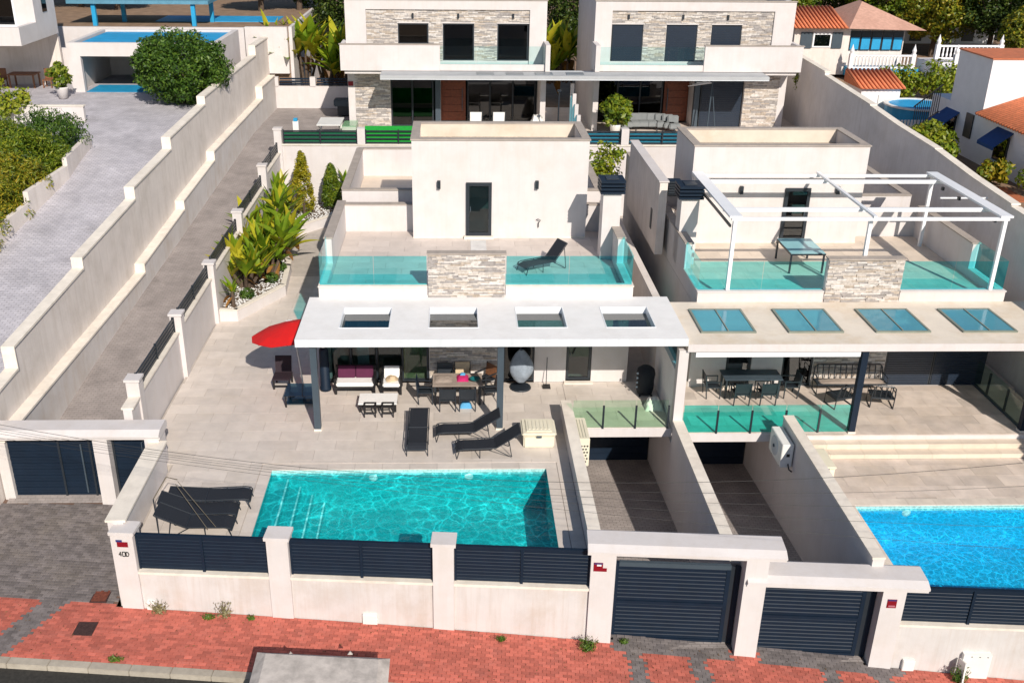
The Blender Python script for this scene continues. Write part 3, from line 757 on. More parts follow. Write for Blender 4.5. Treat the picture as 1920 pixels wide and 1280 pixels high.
pool('bright blue pool at the right edge', 4.58, 12.8, -7.45, -3.4, L2, mos2, caustic_water('blue_pool_water', (.56, .95, 1.0), .80, 4.6, 1.6), False, ((6.2, -.28),), mat('cream_pool_coping', (.66, .58, .50), .6, rand=.06))

# ================================================================== the twin villas
stonemats = [mat('split_stone_%s' % n, c, .85, var=.25, scale=9, bump=.5, bscale=60) for n, c in (('cream', (.56, .505, .455)), ('grey', (.36, .33, .315)), ('tan', (.46, .39, .325)), ('white', (.64, .60, .565)))]
class Stones:
    """all small stones of one house that are too many to stand as single pieces: one mesh, several stone colours"""
    def __init__(s): s.mb = MB(); s.idx = []
    def add(s, i, *b): s.mb.box(*b); s.idx += [i] * 6
    def build(s, parent):
        if not s.idx: return
        me = s.mb.mesh('stonework', stonemats[0])
        for m in stonemats[1:]: me.materials.append(m)
        me.polygons.foreach_set('material_index', s.idx)
        o = link('stonework', me, parent); o['kind'] = 'stuff'
def stone_cladding(parent, acc, x0, x1, y, z0, z1, rows, maxn=280, wid=(.28, .62)):
    """split-face strips laid in courses in front of plane y: single pieces up to maxn, the rest collected in acc"""
    if x0 > x1: x0, x1 = x1, x0
    h = (z1 - z0) / rows; n = 0
    total = rows * (x1 - x0) / ((wid[0] + wid[1]) / 2); keep = min(1.0, maxn / max(1, total)) * .96
    for r in range(rows):
        x = x0 - rnd.uniform(0, .2)
        while x < x1:
            w = round(rnd.choice((wid[0], (wid[0] + wid[1]) / 2, wid[1])), 3)
            a, b = max(x, x0), min(x + w, x1)
            d = rnd.choice((.012, .03, .05))
            i = rnd.choice((0, 0, 1, 1, 2, 3))
            if b - a > .03:
                q = (a + .003, b - .003, y - d, y, z0 + r * h + .003, z0 + (r + 1) * h - .003)
                if n < maxn and rnd.random() < keep: box('stone', *q, stonemats[i], parent); n += 1
                else: acc.add(i, *q)
            x += w
def pane(name, x0, x1, y, z0, z1, m, parent): return box(name, x0, x1, y - .006, y + .006, z0, z1, m, parent)
def window(parent, x0, x1, y, z0, z1, gm, name='window', fr=.06, mull=0, fm=None):
    """framed opening in a wall plane y facing the camera: frame part with a pane as sub-part"""
    fm = fm or anthra
    if x0 > x1: x0, x1 = x1, x0
    f = MB().box(x0, x0 + fr, y - .05, y + .05, z0, z1).box(x1 - fr, x1, y - .05, y + .05, z0, z1).box(x0 + fr, x1 - fr, y - .05, y + .05, z1 - fr, z1).box(x0 + fr, x1 - fr, y - .05, y + .05, z0, z0 + fr)
    for k in range(mull):
        xm = x0 + (x1 - x0) * (k + 1) / (mull + 1)
        f.box(xm - fr / 2, xm + fr / 2, y - .045, y + .045, z0 + fr, z1 - fr)
    o = f.build(name, fm, parent)
    xs_ = [x0 + (x1 - x0) * k / (mull + 1) for k in range(mull + 2)]
    for a, b in zip(xs_, xs_[1:]): pane('pane', a + fr * .9, b - fr * .9, y, z0 + fr * .9, z1 - fr * .9, gm, o)
    return o
def roller(parent, x0, x1, y, z0, z1, n, m=shutter):
    o = box('shutter_frame', x0, x1, y, y + .06, z0, z1, anthra, parent)
    h = (z1 - z0) / n
    for i in range(n): box('shutter_slat', x0 + .05, x1 - .05, y - .02, y - .002, z0 + h * i + .008, z0 + h * (i + 1) - .008, m, o)
    return o
def house(label, sx, dz, first):
    X = lambda u: sx * u
    h = thing('villa', label, 'house', (X(6), 8, 0))
    W = stucco_new
    def bx(n, u0, u1, y0, y1, z0, z1, m=W): return box(n, X(u0), X(u1), y0, y1, z0 + dz, z1 + dz, m, h)
    # ground-floor facade
    bx('wall', 1.1, 2.36, 3.4, 3.65, 0, 2.96); bx('wall', 3.25, 4.35, 3.4, 3.65, 0, 2.96)
    bx('wall', 2.36, 3.25, 3.4, 3.65, 2.2, 2.96); bx('wall', 4.35, 5.44, 3.4, 3.65, 2.35, 2.96)
    bx('wall', 5.44, 8.0, 3.44, 3.65, 0, 2.96); bx('wall', 8.0, 11.65, 3.4, 3.65, 2.35, 2.96)
    bx('wall', 1.1, 1.35, 3.651, 18.9, -.4, 2.96); bx('wall', 11.4, 11.65, 3.651, 18.9, -.4, 3.0); bx('wall', 1.351, 11.399, 18.65, 18.9, -.4, 2.96)
    bx('interior_wall', 1.36, 11.39, 7.4, 7.5, 0, 2.9, interior); bx('interior_floor', 1.36, 11.39, 3.66, 7.39, -.05, -.002, tileup)
    acc = Stones()
    stone_cladding(h, acc, X(5.46), X(7.98), 3.438, dz + .02, dz + 2.94, 44, 140)
    d = window(h, X(2.37), X(3.24), 3.5, dz + .06, dz + 2.19, g_room, 'door', .09)
    box('door_handle', X(3.12), X(3.10), 3.40, 3.43, dz + 1.0, dz + 1.15, steelgrey, d)
    bx('door_step', 2.3, 3.3, 3.2, 3.395, 0.002, .05, coping)
    window(h, X(4.36), X(5.43), 3.5, dz + .02, dz + 2.34, g_dark, 'sliding_door', .06)
    if first:
        window(h, X(8.02), X(11.6), 3.5, dz + .02, dz + 2.34, g_room, 'sliding_door', .07, 3)
        box('curtain', X(8.1), X(8.9), 3.75, 3.8, dz + .02, dz + 2.3, curtain, h)
        box('curtain', X(10.1), X(10.5), 3.75, 3.8, dz + .02, dz + 2.3, mat('sheer_curtain', (.5, .55, .55), .9), h)
    else:
        roller(h, X(8.02), X(9.7), 3.46, dz + .02, dz + 2.34, 26); roller(h, X(9.72), X(11.6), 3.46, dz + .02, dz + 2.34, 26)
    # porch roof with openings
    rm = roofwhite if first else roofsand
    y0, y1, zb, zt = -.1, 3.385, 2.97, 3.21
    if first: sk = [(10.73 - 2.79 * i, 10.73 - 2.79 * i - 1.586) for i in range(4)]; ys0, ys1, u0, u1 = .76, 2.47, -.068, 11.97
    else: sk = [(.70 + 2.79 * i + 1.66, .70 + 2.79 * i) for i in range(4)]; ys0, ys1, u0, u1 = .78, 2.60, .072, 12.6
    r = MB().box(X(u0), X(u1), y0, ys0, zb + dz, zt + dz).box(X(u0), X(u1), ys1, y1, zb + dz, zt + dz)
    ed = sorted([u0] + [e for s in sk for e in s] + [u1])
    for i in range(0, len(ed), 2): r.box(X(ed[i]), X(ed[i + 1]), ys0, ys1, zb + dz, zt + dz)
    r.build('roof_slab', rm, h)
    bx('roof_fascia', u0, u1, y0 - .014, y0 - .002, zb - .01, zt + .005, fascia if first else stucco_new)
    for a, b in sk:
        if first:
            f = MB()
            f.box(X(a), X(b), ys0 + .002, ys0 + .03, zb + dz - .02, zt + dz + .012).box(X(a), X(b), ys1 - .03, ys1 - .002, zb + dz - .02, zt + dz + .012)
            for e, g_ in ((a, -.03), (b, .03)): f.box(X(e + g_ * .07), X(e + g_), ys0 + .031, ys1 - .031, zb + dz - .02, zt + dz + .012)
            ro = f.build('roof_opening', whitemetal, h)
            box('pane', X(a) if X(a) < X(b) else X(b), X(b) if X(a) < X(b) else X(a), ys0 + .03, ys1 - .03, zb + dz + .01, zb + dz + .02, g_smoke, ro)
        else:
            f = MB().box(X(b) - .05, X(a) + .05, ys0 - .05, ys0 + .02, zt + dz + .001, zt + dz + .06).box(X(b) - .05, X(a) + .05, ys1 - .02, ys1 + .05, zt + dz + .001, zt + dz + .06)
            f.box(X(b) - .05, X(b) + .02, ys0 + .021, ys1 - .021, zt + dz + .001, zt + dz + .06).box(X(a) - .02, X(a) + .05, ys0 + .021, ys1 - .021, zt + dz + .001, zt + dz + .06)
            xm = (X(a) + X(b)) / 2; f.box(xm - .02, xm + .02, ys0 + .021, ys1 - .021, zt + dz + .02, zt + dz + .07)
            s = f.build('skylight', mat('bronze_skylight_frame', (.22, .24, .20), .5), h)
            for p0, p1 in ((X(b) + .02, xm - .02), (xm + .02, X(a) - .02)):
                box('pane', p0, p1, ys0 + .02, ys1 - .02, zt + dz + .035, zt + dz + .047, g_film, s)
    # porch posts
    for u in ((5.69, 11.46) if first else (5.69, 11.3)):
        bx('porch_post', u - .1, u + .1, .0, .2, .06, 2.965, steelgrey if first else navy); bx('post_foot', u - .12, u + .12, -.02, .22, .0, .058, coping)
    # roof terrace
    tm = tileup if first else tilesand
    bx('terrace_slab', 1.1, 11.65, 3.386, 19.1, 2.97, 3.27, W)
    bx('parapet', 1.1, 5.40, 3.37, 3.6, 3.212, 3.57); bx('parapet', 8.02, 11.65, 3.37, 3.6, 3.212, 3.57)
    bx('parapet_cap', 1.08, 5.40, 3.34, 3.62, 3.571, 3.61, coping if first else W); bx('parapet_cap', 8.02, 11.67, 3.34, 3.62, 3.571, 3.61, coping if first else W)
    bx('stone_panel', 5.42, 8.0, 3.38, 3.62, 3.212, 4.72); bx('stone_panel_cap', 5.39, 8.03, 3.31, 3.65, 4.721, 4.77, capgrey)
    stone_cladding(h, acc, X(5.43), X(7.99), 3.378, dz + 3.22, dz + 4.71, 27, 150, wid=(.2, .46)); acc.build(h)
    for a, b in ((1.14, 3.27), (3.285, 5.38), (8.04, 9.8), (9.815, 11.6)): pane('glass_panel', X(a), X(b), 3.5, dz + 3.612, dz + 4.62, g_turq, h)
    for k, u in ((0, 1.14), (1, 11.61)):
        for a, b in ((3.52, 4.6), (4.615, 5.6)): box('glass_panel', X(u) - .006, X(u) + .006, a, b, dz + 3.612, dz + 4.62, g_turq, h)
        bx('parapet', (1.1, 11.42)[k], (1.33, 11.65)[k], 3.601, 5.62, 3.271, 3.57); bx('parapet_cap', (1.08, 11.4)[k], (1.35, 11.67)[k], 3.63, 5.62, 3.571, 3.61, coping)
        bx('parapet', (1.1, 11.42)[k], (1.33, 11.65)[k], 5.62, 10.28, 3.271, 4.52); bx('parapet_cap', (1.05, 11.37)[k], (1.38, 11.70)[k], 5.6, 10.25, 4.521, 4.57, capgrey)
        bx('parapet', (1.1, 11.42)[k], (1.33, 11.65)[k], 11.8, 18.75, 3.271, 4.60); bx('parapet_cap', (1.05, 11.37)[k], (1.38, 11.70)[k], 11.75, 18.78, 4.601, 4.65, capgrey)
    for a, b in ((1.1, 2.0), (8.72, 11.65)):
        bx('terrace_step_wall', a, b, 10.281, 10.55, 3.271, 4.36); bx('parapet_cap', a, b, 10.255, 10.6, 4.361, 4.40, capgrey)
        bx('terrace_step_wall', a, b, 11.5, 11.79, 3.271, 4.62); bx('parapet_cap', a, b + .0, 11.46, 11.74, 4.621, 4.66, capgrey)
        bx('parapet', a, b, 18.751, 19.05, 3.271, 4.55); bx('parapet_cap', a, b, 18.79, 19.1, 4.551, 4.6, capgrey)
    fl = bx('terrace_floor', 1.34, 11.41, 3.61, 10.27, 3.272, 3.279, grout)
    clip_tiles(fl, min(X(1.35), X(11.4)), max(X(1.35), X(11.4)), 3.63, 10.2, dz + 3.30, tm, 1.2, .6, holes=((min(X(2), X(8.72)), max(X(2), X(8.72)), 9.4, 10.3),))
    fl2 = bx('terrace_floor', 8.73, 11.41, 11.8, 18.74, 3.272, 3.30, tilesand)
    # stair tower
    bx('tower_wall', 2.0, 8.72, 9.41, 9.66, 3.3, 7.13); bx('tower_wall', 2.0, 8.72, 12.35, 12.6, 3.3, 7.13)
    bx('tower_wall', 2.0, 2.25, 9.661, 12.349, 3.3, 7.13); bx('tower_wall', 8.47, 8.72, 9.661, 12.349, 3.3, 7.13)
    bx('tower_roof', 2.251, 8.469, 9.661, 12.349, 6.5, 6.62, roofgravel)
    bx('roof_lining', 2.252, 8.468, 12.32, 12.348, 6.62, 7.12, ochrewall)
    c = MB().box(X(1.96), X(8.76), 9.37, 9.69, dz + 7.131, dz + 7.18).box(X(1.96), X(8.76), 12.32, 12.64, dz + 7.131, dz + 7.18)
    c.box(X(1.96), X(2.28), 9.691, 12.319, dz + 7.131, dz + 7.18).box(X(8.44), X(8.76), 9.691, 12.319, dz + 7.131, dz + 7.18).build('tower_cap', capgrey, h)
    bx('skirting', 2.0, 5.66, 9.385, 9.408, 3.3, 3.36, coping); bx('skirting', 6.68, 8.72, 9.385, 9.408, 3.3, 3.36, coping)
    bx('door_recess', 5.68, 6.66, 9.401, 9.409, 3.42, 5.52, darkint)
    d = window(h, X(5.68), X(6.66), 9.37, dz + 3.42, dz + 5.52, g_room if first else g_dark, 'door', .12)
    box('door_handle', X(6.5) - .015, X(6.5) + .015, 9.27, 9.31, dz + 4.4, dz + 4.6, steelgrey, d)
    bx('door_sill', 5.6, 6.74, 9.2, 9.405, 3.303, 3.415, coping)
    for u in (7.7, 3.95):
        l = bx('wall_light', u - .06, u + .06, 9.26, 9.405, 5.3, 5.6, anthra)
    # chimney
    bx('chimney', 1.1, 1.75, 6.9, 7.6, 3.3, 5.78)
    for k in range(4): bx('chimney_louvre', .98, 1.87, 6.78, 7.72, 5.80 + k * .13, 5.88 + k * .13, navy)
    bx('chimney_core', 1.2, 1.65, 7.0, 7.5, 5.78, 6.3, anthra)
    # garage below the terrace
    bx('garage_wall', .152, 3.36, 3.3, 3.55, -.42 if first else -.35, -.33)
    g = bx('garage_door', .152, 3.36, 3.2, 3.28, -3.1, -.34, anthra)
    for k in range(9): box('garage_door_panel', X(.2), X(3.3), 3.17, 3.198, dz - 3.05 + k * .29, dz - 3.05 + k * .29 + .28, navy, g)
    MB().lathe([(.03, 0), (.03, .03), (.02, .05)], 12).build('knob', whiteplastic, g, (X(1.7), 3.17, dz - 1.9), (R(90), 0, 0))
    # party column and screen wall at the shared edge
    return h
h1 = house('left white villa with flat porch roof, open skylights and stair tower', -1, 0, True)
h2 = house('right white villa with sandy porch roof and glazed skylights', 1, -.2, False)
pc = thing('party_wall', 'white party wall and column between the two porches', 'wall', (0, 1.5, 0))
MB().box(-.16, .14, -.02, .32, .0, 2.76).build('column', stucco_new, pc)
MB().box(-.14, .12, .321, 3.38, -.1, 1.9).build('wall', lavwall, pc)
MB().box(-.14, .12, 3.381, 18, -.4, 2.7).build('wall', stucco_old, pc)
box('glass_panel', -.02, 0, .33, 3.3, 1.902, 2.74, g_sky, pc)
# tall side wall of the right villa next to the gap
tw = thing('screen_wall', 'tall grey shaded screen wall in the gap between the villas', 'wall', (.9, 10, 3))
MB().prism([(8.6, 2.9), (15.4, 2.9), (15.4, 5.75), (8.6, 5.75)], .62, .92, 'x').build('wall', stucco_old, tw)
MB().box(.58, .96, 8.56, 15.44, 5.752, 5.80).build('coping', stucco_new, tw)
box('window', .60, .618, 9.6, 9.9, 3.6, 4.4, anthra, tw)
sl2 = thing('louvre_box', 'small dark louvre box on the screen wall beside the right villa', 'vent', (1.3, 9.2, 5.2))
for k in range(6): box('louvre', 1.05, 1.55, 9.0, 9.5, 5.1 + k * .1, 5.1 + k * .1 + .07, anthra, sl2)
box('core', 1.1, 1.5, 9.05, 9.45, 5.1, 5.68, navy, sl2)
# terrace glass balustrades over the garages
def balustrade(label, xs_, y, z, gm, hgt, group='glass balustrades at the garage edges'):
    b = thing('glass_balustrade', label, 'balustrade', ((xs_[0] + xs_[-1]) / 2, y, z), 0, group)
    for a, c in zip(xs_, xs_[1:]): box('glass_panel', a + .01, c - .01, y - .008, y + .008, z + .01, z + hgt, gm, b)
    for a in xs_[1:]: box('post', a - .03, a + .03, y - .06, y - .01, z - .02, z + hgt * .82, anthra, b)
    return b
balustrade('pale green glass balustrade above the left garage', [-3.36, -2.38, -1.34, -.3], .12, 0, g_green, .98)
balustrade('turquoise glass balustrade above the right garage', [.2, 1.3, 2.4, 3.5, 4.6, 5.6], .12, Q, g_teal, .98)
b = thing('glass_balustrade', 'clear glass side balustrade at the right end of the steps', 'balustrade', (11.4, 2, Q), 0, 'glass balustrades at the garage edges')
for a, c in ((.2, 1.4), (1.42, 2.6), (2.62, 3.8)): box('glass_panel', 11.33, 11.345, a, c, Q + .01, Q + .98, g_green, b)
for y in (.2, 1.41, 2.61): box('post', 11.35, 11.41, y - .03, y + .03, Q, Q + .85, anthra, b)
box('base_channel', 11.3, 11.42, .15, 3.85, Q + .001, Q + .04, steelgrey, b)
# awning case under the right roof
aw = box('awning_case', .35, 5.5, -.06, .1, 2.56, 2.72, whitemetal); tag(aw, 'long white retracted awning case under the right porch roof', 'awning')
# pergola on the right roof terrace
pg = thing('pergola', 'white aluminium pergola frame over the right roof terrace', 'pergola', (6.6, 6, 3.1))
zt = 5.86
for x, y, z0 in ((2.12, 3.48, 3.42), (11.14, 3.48, 3.42), (6.75, 3.75, 3.1), (2.12, 9.0, 3.1), (11.14, 9.0, 3.1)): box('post', x - .06, x + .06, y - .06, y + .06, z0, zt, whitemetal, pg)
for y in (3.48, 4.6, 8.2, 9.0): box('beam', 2.0, 11.26, y - .05, y + .05, zt + .001 + (y > 4 and y < 9) * -.03, zt + .10, whitemetal, pg)
for x, w in ((2.12, .42), (6.75, .12), (11.14, .42)): box('side_beam', x - w / 2, x + w / 2, 3.4, 9.15, zt + .101, zt + .17, whitemetal, pg)
box('guide_track', 1.96, 2.02, 3.5, 8.8, 5.62, 5.7, anthra, pg)
for y in (3.7, 4.9, 6.3, 7.6): box('bracket', 10.9, 10.98, y, y + .12, 5.72, 5.84, anthra, pg)
box('brace', 11.1, 12.9, 8.0, 8.05, 5.3, 5.35, whitemetal, pg)
tb = thing('glass_table', 'glass topped table with black legs under the pergola', 'table', (5.6, 6.4, 3.1))
box('tabletop', 5.0, 6.25, 5.9, 7.6, 3.86, 3.875, mat('frosted_teal_tabletop', (.30, .56, .60), .12, var=.05, spec=.6), tb)
MB().box(4.98, 6.27, 5.88, 5.93, 3.80, 3.858).box(4.98, 6.27, 7.57, 7.62, 3.80, 3.858).box(4.98, 5.03, 5.931, 7.569, 3.80, 3.858).box(6.22, 6.27, 5.931, 7.569, 3.80, 3.858).build('table_frame', anthra, tb)
for x in (5.0, 6.19):
    for y in (5.9, 7.54): box('leg', x, x + .06, y, y + .06, 3.1, 3.80, anthra, tb)
# ================================================================== rear villas
def rear_villa(label, sx, first):
    X = lambda u: -.6 + sx * u
    v = thing('villa', label, 'house', (X(7), 33, 3.2))
    W = stucco_new
    def bx(n, u0, u1, y0, y1, z0, z1, m=W): return box(n, X(u0), X(u1), y0, y1, z0, z1, m, v)
    wins = ((2.35, 4.1, 6.95), (5.4, 7.15, 6.95), (7.95, 9.65, 7.85))
    acc = Stones()
    # upper storey: frame wall round a recessed stone panel
    bx('wall', 1.35, 2.3, 30, 30.3, 6.5, 10.2); bx('wall', 11.4, 12.55, 30, 30.3, 3.2, 10.2); bx('wall', 2.3, 11.4, 30, 30.3, 9.7, 10.2)
    bx('wall', 2.3, 11.4, 30.12, 30.3, 8.97, 9.7); bx('wall', 2.3, 11.4, 30.12, 30.3, 6.5, 6.95)
    us = [2.3] + [e for a, b, z in wins for e in (a, b)] + [11.4]
    for a, b in zip(us[::2], us[1::2]):
        if b - a > .06: bx('wall', a, b, 30.12, 30.3, 6.951, 8.969)
    bx('wall', 7.95, 9.65, 30.12, 30.3, 6.951, 7.85)
    bx('wall', 1.35, 1.65, 30.301, 38, 3.2, 10.2); bx('wall', 12.25, 12.55, 30.301, 38, 3.2, 10.2); bx('wall', 1.651, 12.249, 37.7, 38, 3.2, 10.2)
    bx('roof', 1.651, 12.249, 30.301, 37.7, 9.75, 9.9, roofgravel)
    bx('roof_cap', 1.3, 12.6, 29.96, 30.34, 10.201, 10.25, capgrey)
    for z0, z1 in ((8.98, 9.69),): stone_cladding(v, acc, X(2.31), X(11.39), 30.118, z0, z1, 11, 0, (.3, .6))
    for a, b in zip(us[::2], us[1::2]):
        if b - a > .06: stone_cladding(v, acc, X(a + .01), X(b - .01), 30.118, 6.96, 8.96, 30, 0, (.3, .6))
    stone_cladding(v, acc, X(7.96), X(9.64), 30.118, 6.96, 7.78, 12, 0, (.3, .6))
    for a, b, z in wins:
        if first: window(v, X(a), X(b), 30.17, z + .0, 8.96, g_dark, 'window', .07)
        else: roller(v, X(a), X(b), 30.17, z, 8.96, 12 if z > 7 else 20)
        bx('window_surround', a - .04, b + .04, 30.06, 30.117, 8.965, 9.02)
        bx('wall_light', (a + b) / 2 - .05, (a + b) / 2 + .05, 29.98, 30.07, 9.25, 9.5, anthra)
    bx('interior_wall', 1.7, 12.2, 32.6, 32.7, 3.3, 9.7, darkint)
    # balcony
    bx('balcony_floor', 1.35, 12.55, 28.6, 29.99, 6.45, 6.68)
    bx('parapet', 7.3, 12.75, 28.45, 28.65, 6.641, 8.02); bx('parapet', 12.55, 12.75, 28.651, 30.5, 6.641, 8.02); bx('parapet_cap', 7.27, 12.8, 28.42, 28.68, 8.021, 8.06, capgrey)
    bx('parapet', 1.25, 7.29, 28.5, 28.65, 6.641, 6.98); bx('parapet', 1.25, 1.5, 28.3, 29.99, 6.641, 8.05)
    for a, b in ((1.52, 3.4), (3.42, 5.3), (5.32, 7.28)): pane('glass_panel', X(a), X(b), 28.57, 6.985, 7.95, g_clear, v)
    # ground storey
    bx('wall', 10.15, 11.4, 30.0, 30.3, 3.2, 6.45)
    stone_cladding(v, acc, X(10.16), X(12.15), 29.995, 3.22, 6.4, 44, 0, (.3, .6))
    if first: window(v, X(7.7), X(10.14), 30.2, 3.25, 6.0, g_dark, 'sliding_door', .08, 1)
    else: roller(v, X(7.7), X(10.14), 30.2, 3.25, 6.0, 22)
    bx('wall', 7.7, 10.14, 30.02, 30.3, 6.0, 6.45); bx('column', 7.3, 7.6, 30.0, 30.3, 3.2, 6.45, steelgrey)
    bx('wall', 7.3, 7.5, 30.31, 31.6, 3.2, 6.45)
    d = bx('front_door', 5.85, 7.28, 31.5, 31.58, 3.3, 6.0, wood)
    for k in range(6): box('door_panel', X(5.95), X(7.18), 31.47, 31.498, 3.4 + k * .43, 3.4 + k * .43 + .4, wood, d)
    box('door_handle', X(6.05) - .02, X(6.05) + .02, 31.40, 31.45, 3.9, 5.2, steelgrey, d)
    window(v, X(1.75), X(5.75), 31.5, 3.25, 6.0, g_dark, 'sliding_door', .07, 2)
    bx('wall', 1.66, 7.29, 31.5, 31.7, 6.0, 6.45)
    bx('side_wall', 1.35, 1.65, 29.2, 30.3, 3.2, 6.45)
    acc.build(v)
    return v
rear_villa('left rear villa with dark windows above green turf', -1, True)
rear_villa('right rear villa with closed navy shutters', 1, False)
cn = thing('canopy', 'long thin grey-white canopy spanning both rear villas', 'canopy', (-.6, 28, 6.4))
box('canopy_slab', -11.1, 10.0, 27.0, 29.98, 6.40, 6.44, fascia, cn); box('canopy_top', -11.1, 10.0, 27.0, 28.44, 6.441, 6.62, mat('grey_canopy_membrane', (.42, .43, .44), .7, var=.08, scale=1.5), cn)
for k, x in enumerate((-5.9, -4.3, -2.7, -1.0)): box('roof_light', x, x + .95, 27.3, 28.1, 6.621, 6.65, mat('dark_grey_rooflight', (.2, .22, .24), .4), cn)
rb = thing('forecourt_back_wall', 'white back wall with dark railings left of the rear villas', 'wall', (-15.7, 35.6, 3.2))
box('wall', -18.3, -13.2, 35.5, 35.75, 3.1, 4.55, stucco_new, rb)
for x in (-18.2, -15.9, -13.5): box('pillar', x - .17, x + .17, 35.45, 35.8, 4.551, 5.1, stucco_new, rb)
for x in (-17.95, -15.65):
    for k in range(3): box('rail', x, x + 1.9, 35.58, 35.63, 4.62 + k * .16, 4.72 + k * .16, navy, rb)
gs = thing('glass_screen', 'stepped blue glass screen with white posts between the rear villas', 'screen', (-.5, 27, 3.2))
for k in range(4):
    y = 25.2 + k * 1.15
    box('post', -.62, -.42, y - .1, y + .1, 3.2, 4.9 + k * .35, stucco_new, gs); box('glass_panel', -.53, -.51, y + .1, y + 1.05, 3.25, 4.7 + k * .35, g_sky, gs)

# ---------------------------------------------------------------- left-hand property
lb = thing('left_house', 'white house with cantilevered balcony at the top left corner', 'house', (-33, 28, 5.5))
box('balcony_slab', -40, -29.1, 25.2, 30.4, 8.3, 8.95, stucco_new, lb); box('balcony_rim', -40, -29.1, 25.2, 25.45, 8.951, 9.2, stucco_new, lb); box('balcony_rim', -29.35, -29.1, 25.451, 27.5, 8.951, 9.2, stucco_new, lb)
box('side_wall', -29.4, -29.1, 27.5, 30.4, 8.951, 13, stucco_new, lb); box('window', -29.095, -29.07, 28.6, 29.2, 9.6, 12.4, g_dark, lb)
box('front_wall', -30.1, -29.401, 27.5, 27.8, 8.951, 13, stucco_new, lb)
window(lb, -40, -30.12, 27.6, 8.96, 12.9, g_dark, 'window', .1, 5, whitemetal)
box('interior_wall', -40, -29.45, 30.0, 30.3, 8.96, 13, darkint, lb)
box('lower_wall', -40, -29.2, 30.45, 30.7, 5.4, 8.299, stucco_old, lb); box('column', -31.5, -31.2, 25.6, 25.9, 5.4, 8.298, bluepaint, lb)
box('low_wall', -31.2, -28.4, 31.0, 31.3, 5.4, 7.4, stucco_new, lb)
ga = thing('garage', 'white flat-roofed garage with blue water on its roof', 'garage', (-23, 30, 5.5))
box('pier', -27.9, -27.25, 28, 28.3, 5.4, 7.4, stucco_new, ga); box('pier', -20.4, -19.9, 28, 28.3, 5.4, 7.4, stucco_new, ga)
box('beam', -27.9, -19.9, 28, 28.3, 7.401, 8.1, stucco_new, ga); box('side_wall', -27.9, -27.6, 28.301, 34, 5.4, 8.1, stucco_new, ga)
box('side_wall', -20.2, -19.9, 28.301, 34, 5.4, 8.1, stucco_new, ga); box('back_wall', -27.599, -20.201, 33.7, 34, 5.4, 8.1, stucco_new, ga)
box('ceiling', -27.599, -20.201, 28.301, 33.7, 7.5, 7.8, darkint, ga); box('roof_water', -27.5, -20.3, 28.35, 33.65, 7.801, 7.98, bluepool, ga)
box('blue_floor', -27.2, -20.5, 28.0, 30.2, 5.503, 5.515, bluepaint, ga)
for x in (-26, -24): 
    box('cabinet', x, x + 1.5, 33.2, 33.65, 5.6, 7.0, whiteplastic, ga); box('cabinet_shelf', x - .2, x + 1.7, 32.9, 33.19, 6.2, 6.3, anthra, ga)
up = box('upper_pool_terrace', -60, -17.2, 36, 62, 4, 8.0, earth); up['kind'] = 'structure'
w_ = thing('rear_wall', 'plain white wall behind the round tree', 'wall', (-20, 35.8, 5.4)); box('wall', -19.85, -17.3, 35.6, 35.95, 5.3, 8.05, stucco_new, w_); box('wall', -48, -19.9, 35.6, 35.95, 5.3, 8.0, stucco_new, w_); box('wall', -17.25, -17.05, 35.951, 50, 3, 8.04, stucco_new, w_)
box('blue_pool', -26.0, -18.4, 38.6, 41.6, 8.0, 8.04, bluepool)['kind'] = 'structure'
pv = thing('pavilion', 'blue pavilion roof on slim posts by the upper pool', 'pavilion', (-25, 38, 8))
box('roof', -30.5, -22.0, 36.0, 40.0, 9.3, 9.5, mat('faded_blue_roof', (.10, .26, .36), .6, var=.15), pv)
for x, y in ((-29, 36.3), (-27.9, 38.5), (-23.0, 36.3), (-22.4, 38.5)): box('post', x - .12, x + .12, y - .12, y + .12, 8, 9.299, bluepaint, pv)

# ---------------------------------------------------------------- right-hand property
nh = thing('neighbour_house', 'white house with blue awnings and orange tiled roof at the right edge', 'house', (19, 17, 4.4))
box('wall', 17, 30, 12, 22.5, 4.2, 6.6, lavwall, nh); box('upper_wall', 17.003, 26, 17.4, 20.6, 6.601, 9.0, lavwall, nh); box('upper_cap', 16.95, 26, 17.35, 20.65, 9.001, 9.06, rooftile, nh)
MB().prism([(16.6, 6.62), (21, 8.1), (25, 6.62)], 11.6, 17.2, 'y').build('roof', rooftile, nh)
rt = MB()
for k in range(24):
    y = 11.7 + k * .235
    rt.tube([(16.55, y, 6.66), (18.8, y, 7.42), (21, y, 8.16)], .075, 6)
o = rt.build('roof_tiles', rooftile, nh, smooth=True); o['kind'] = 'stuff'
def awnwin(y0, y1, z0, z1):
    w = box('window', 16.93, 16.998, y0, y1, z0, z1, anthra, nh); box('pane', 16.915, 16.929, y0 + .08, y1 - .08, z0 + .08, z1 - .08, g_dark, w)
    MB().prism([(17.0, z1 + .25), (16.2, z1 - .35), (16.2, z1 - .5), (16.24, z1 - .5), (16.24, z1 - .38), (17.0, z1 + .2)], y0 - .15, y1 + .15, 'y').build('awning', blueawn, w)
    box('sill', 16.8, 16.93, y0 - .1, y1 + .1, z0 - .1, z0 - .003, lavwall, w)
awnwin(14.6, 15.7, 4.95, 6.1); awnwin(19.6, 20.7, 5.0, 6.0)
box('window', 16.94, 16.998, 18.0, 18.7, 5.3, 6.4, anthra, nh)
st = thing('outside_stair', 'black outside stair railing against the white house', 'railing', (16.6, 22, 4.4))
for k in range(12): box('baluster', 16.55, 16.58, 20.8 + k * .22, 20.83 + k * .22, 6.0 - k * .13, 7.3 - k * .13, anthra, st)
MB().bar((16.56, 20.7, 7.35), (16.56, 23.4, 5.75), .05).bar((16.56, 20.7, 6.05), (16.56, 23.4, 4.45), .05).build('handrail', anthra, st)
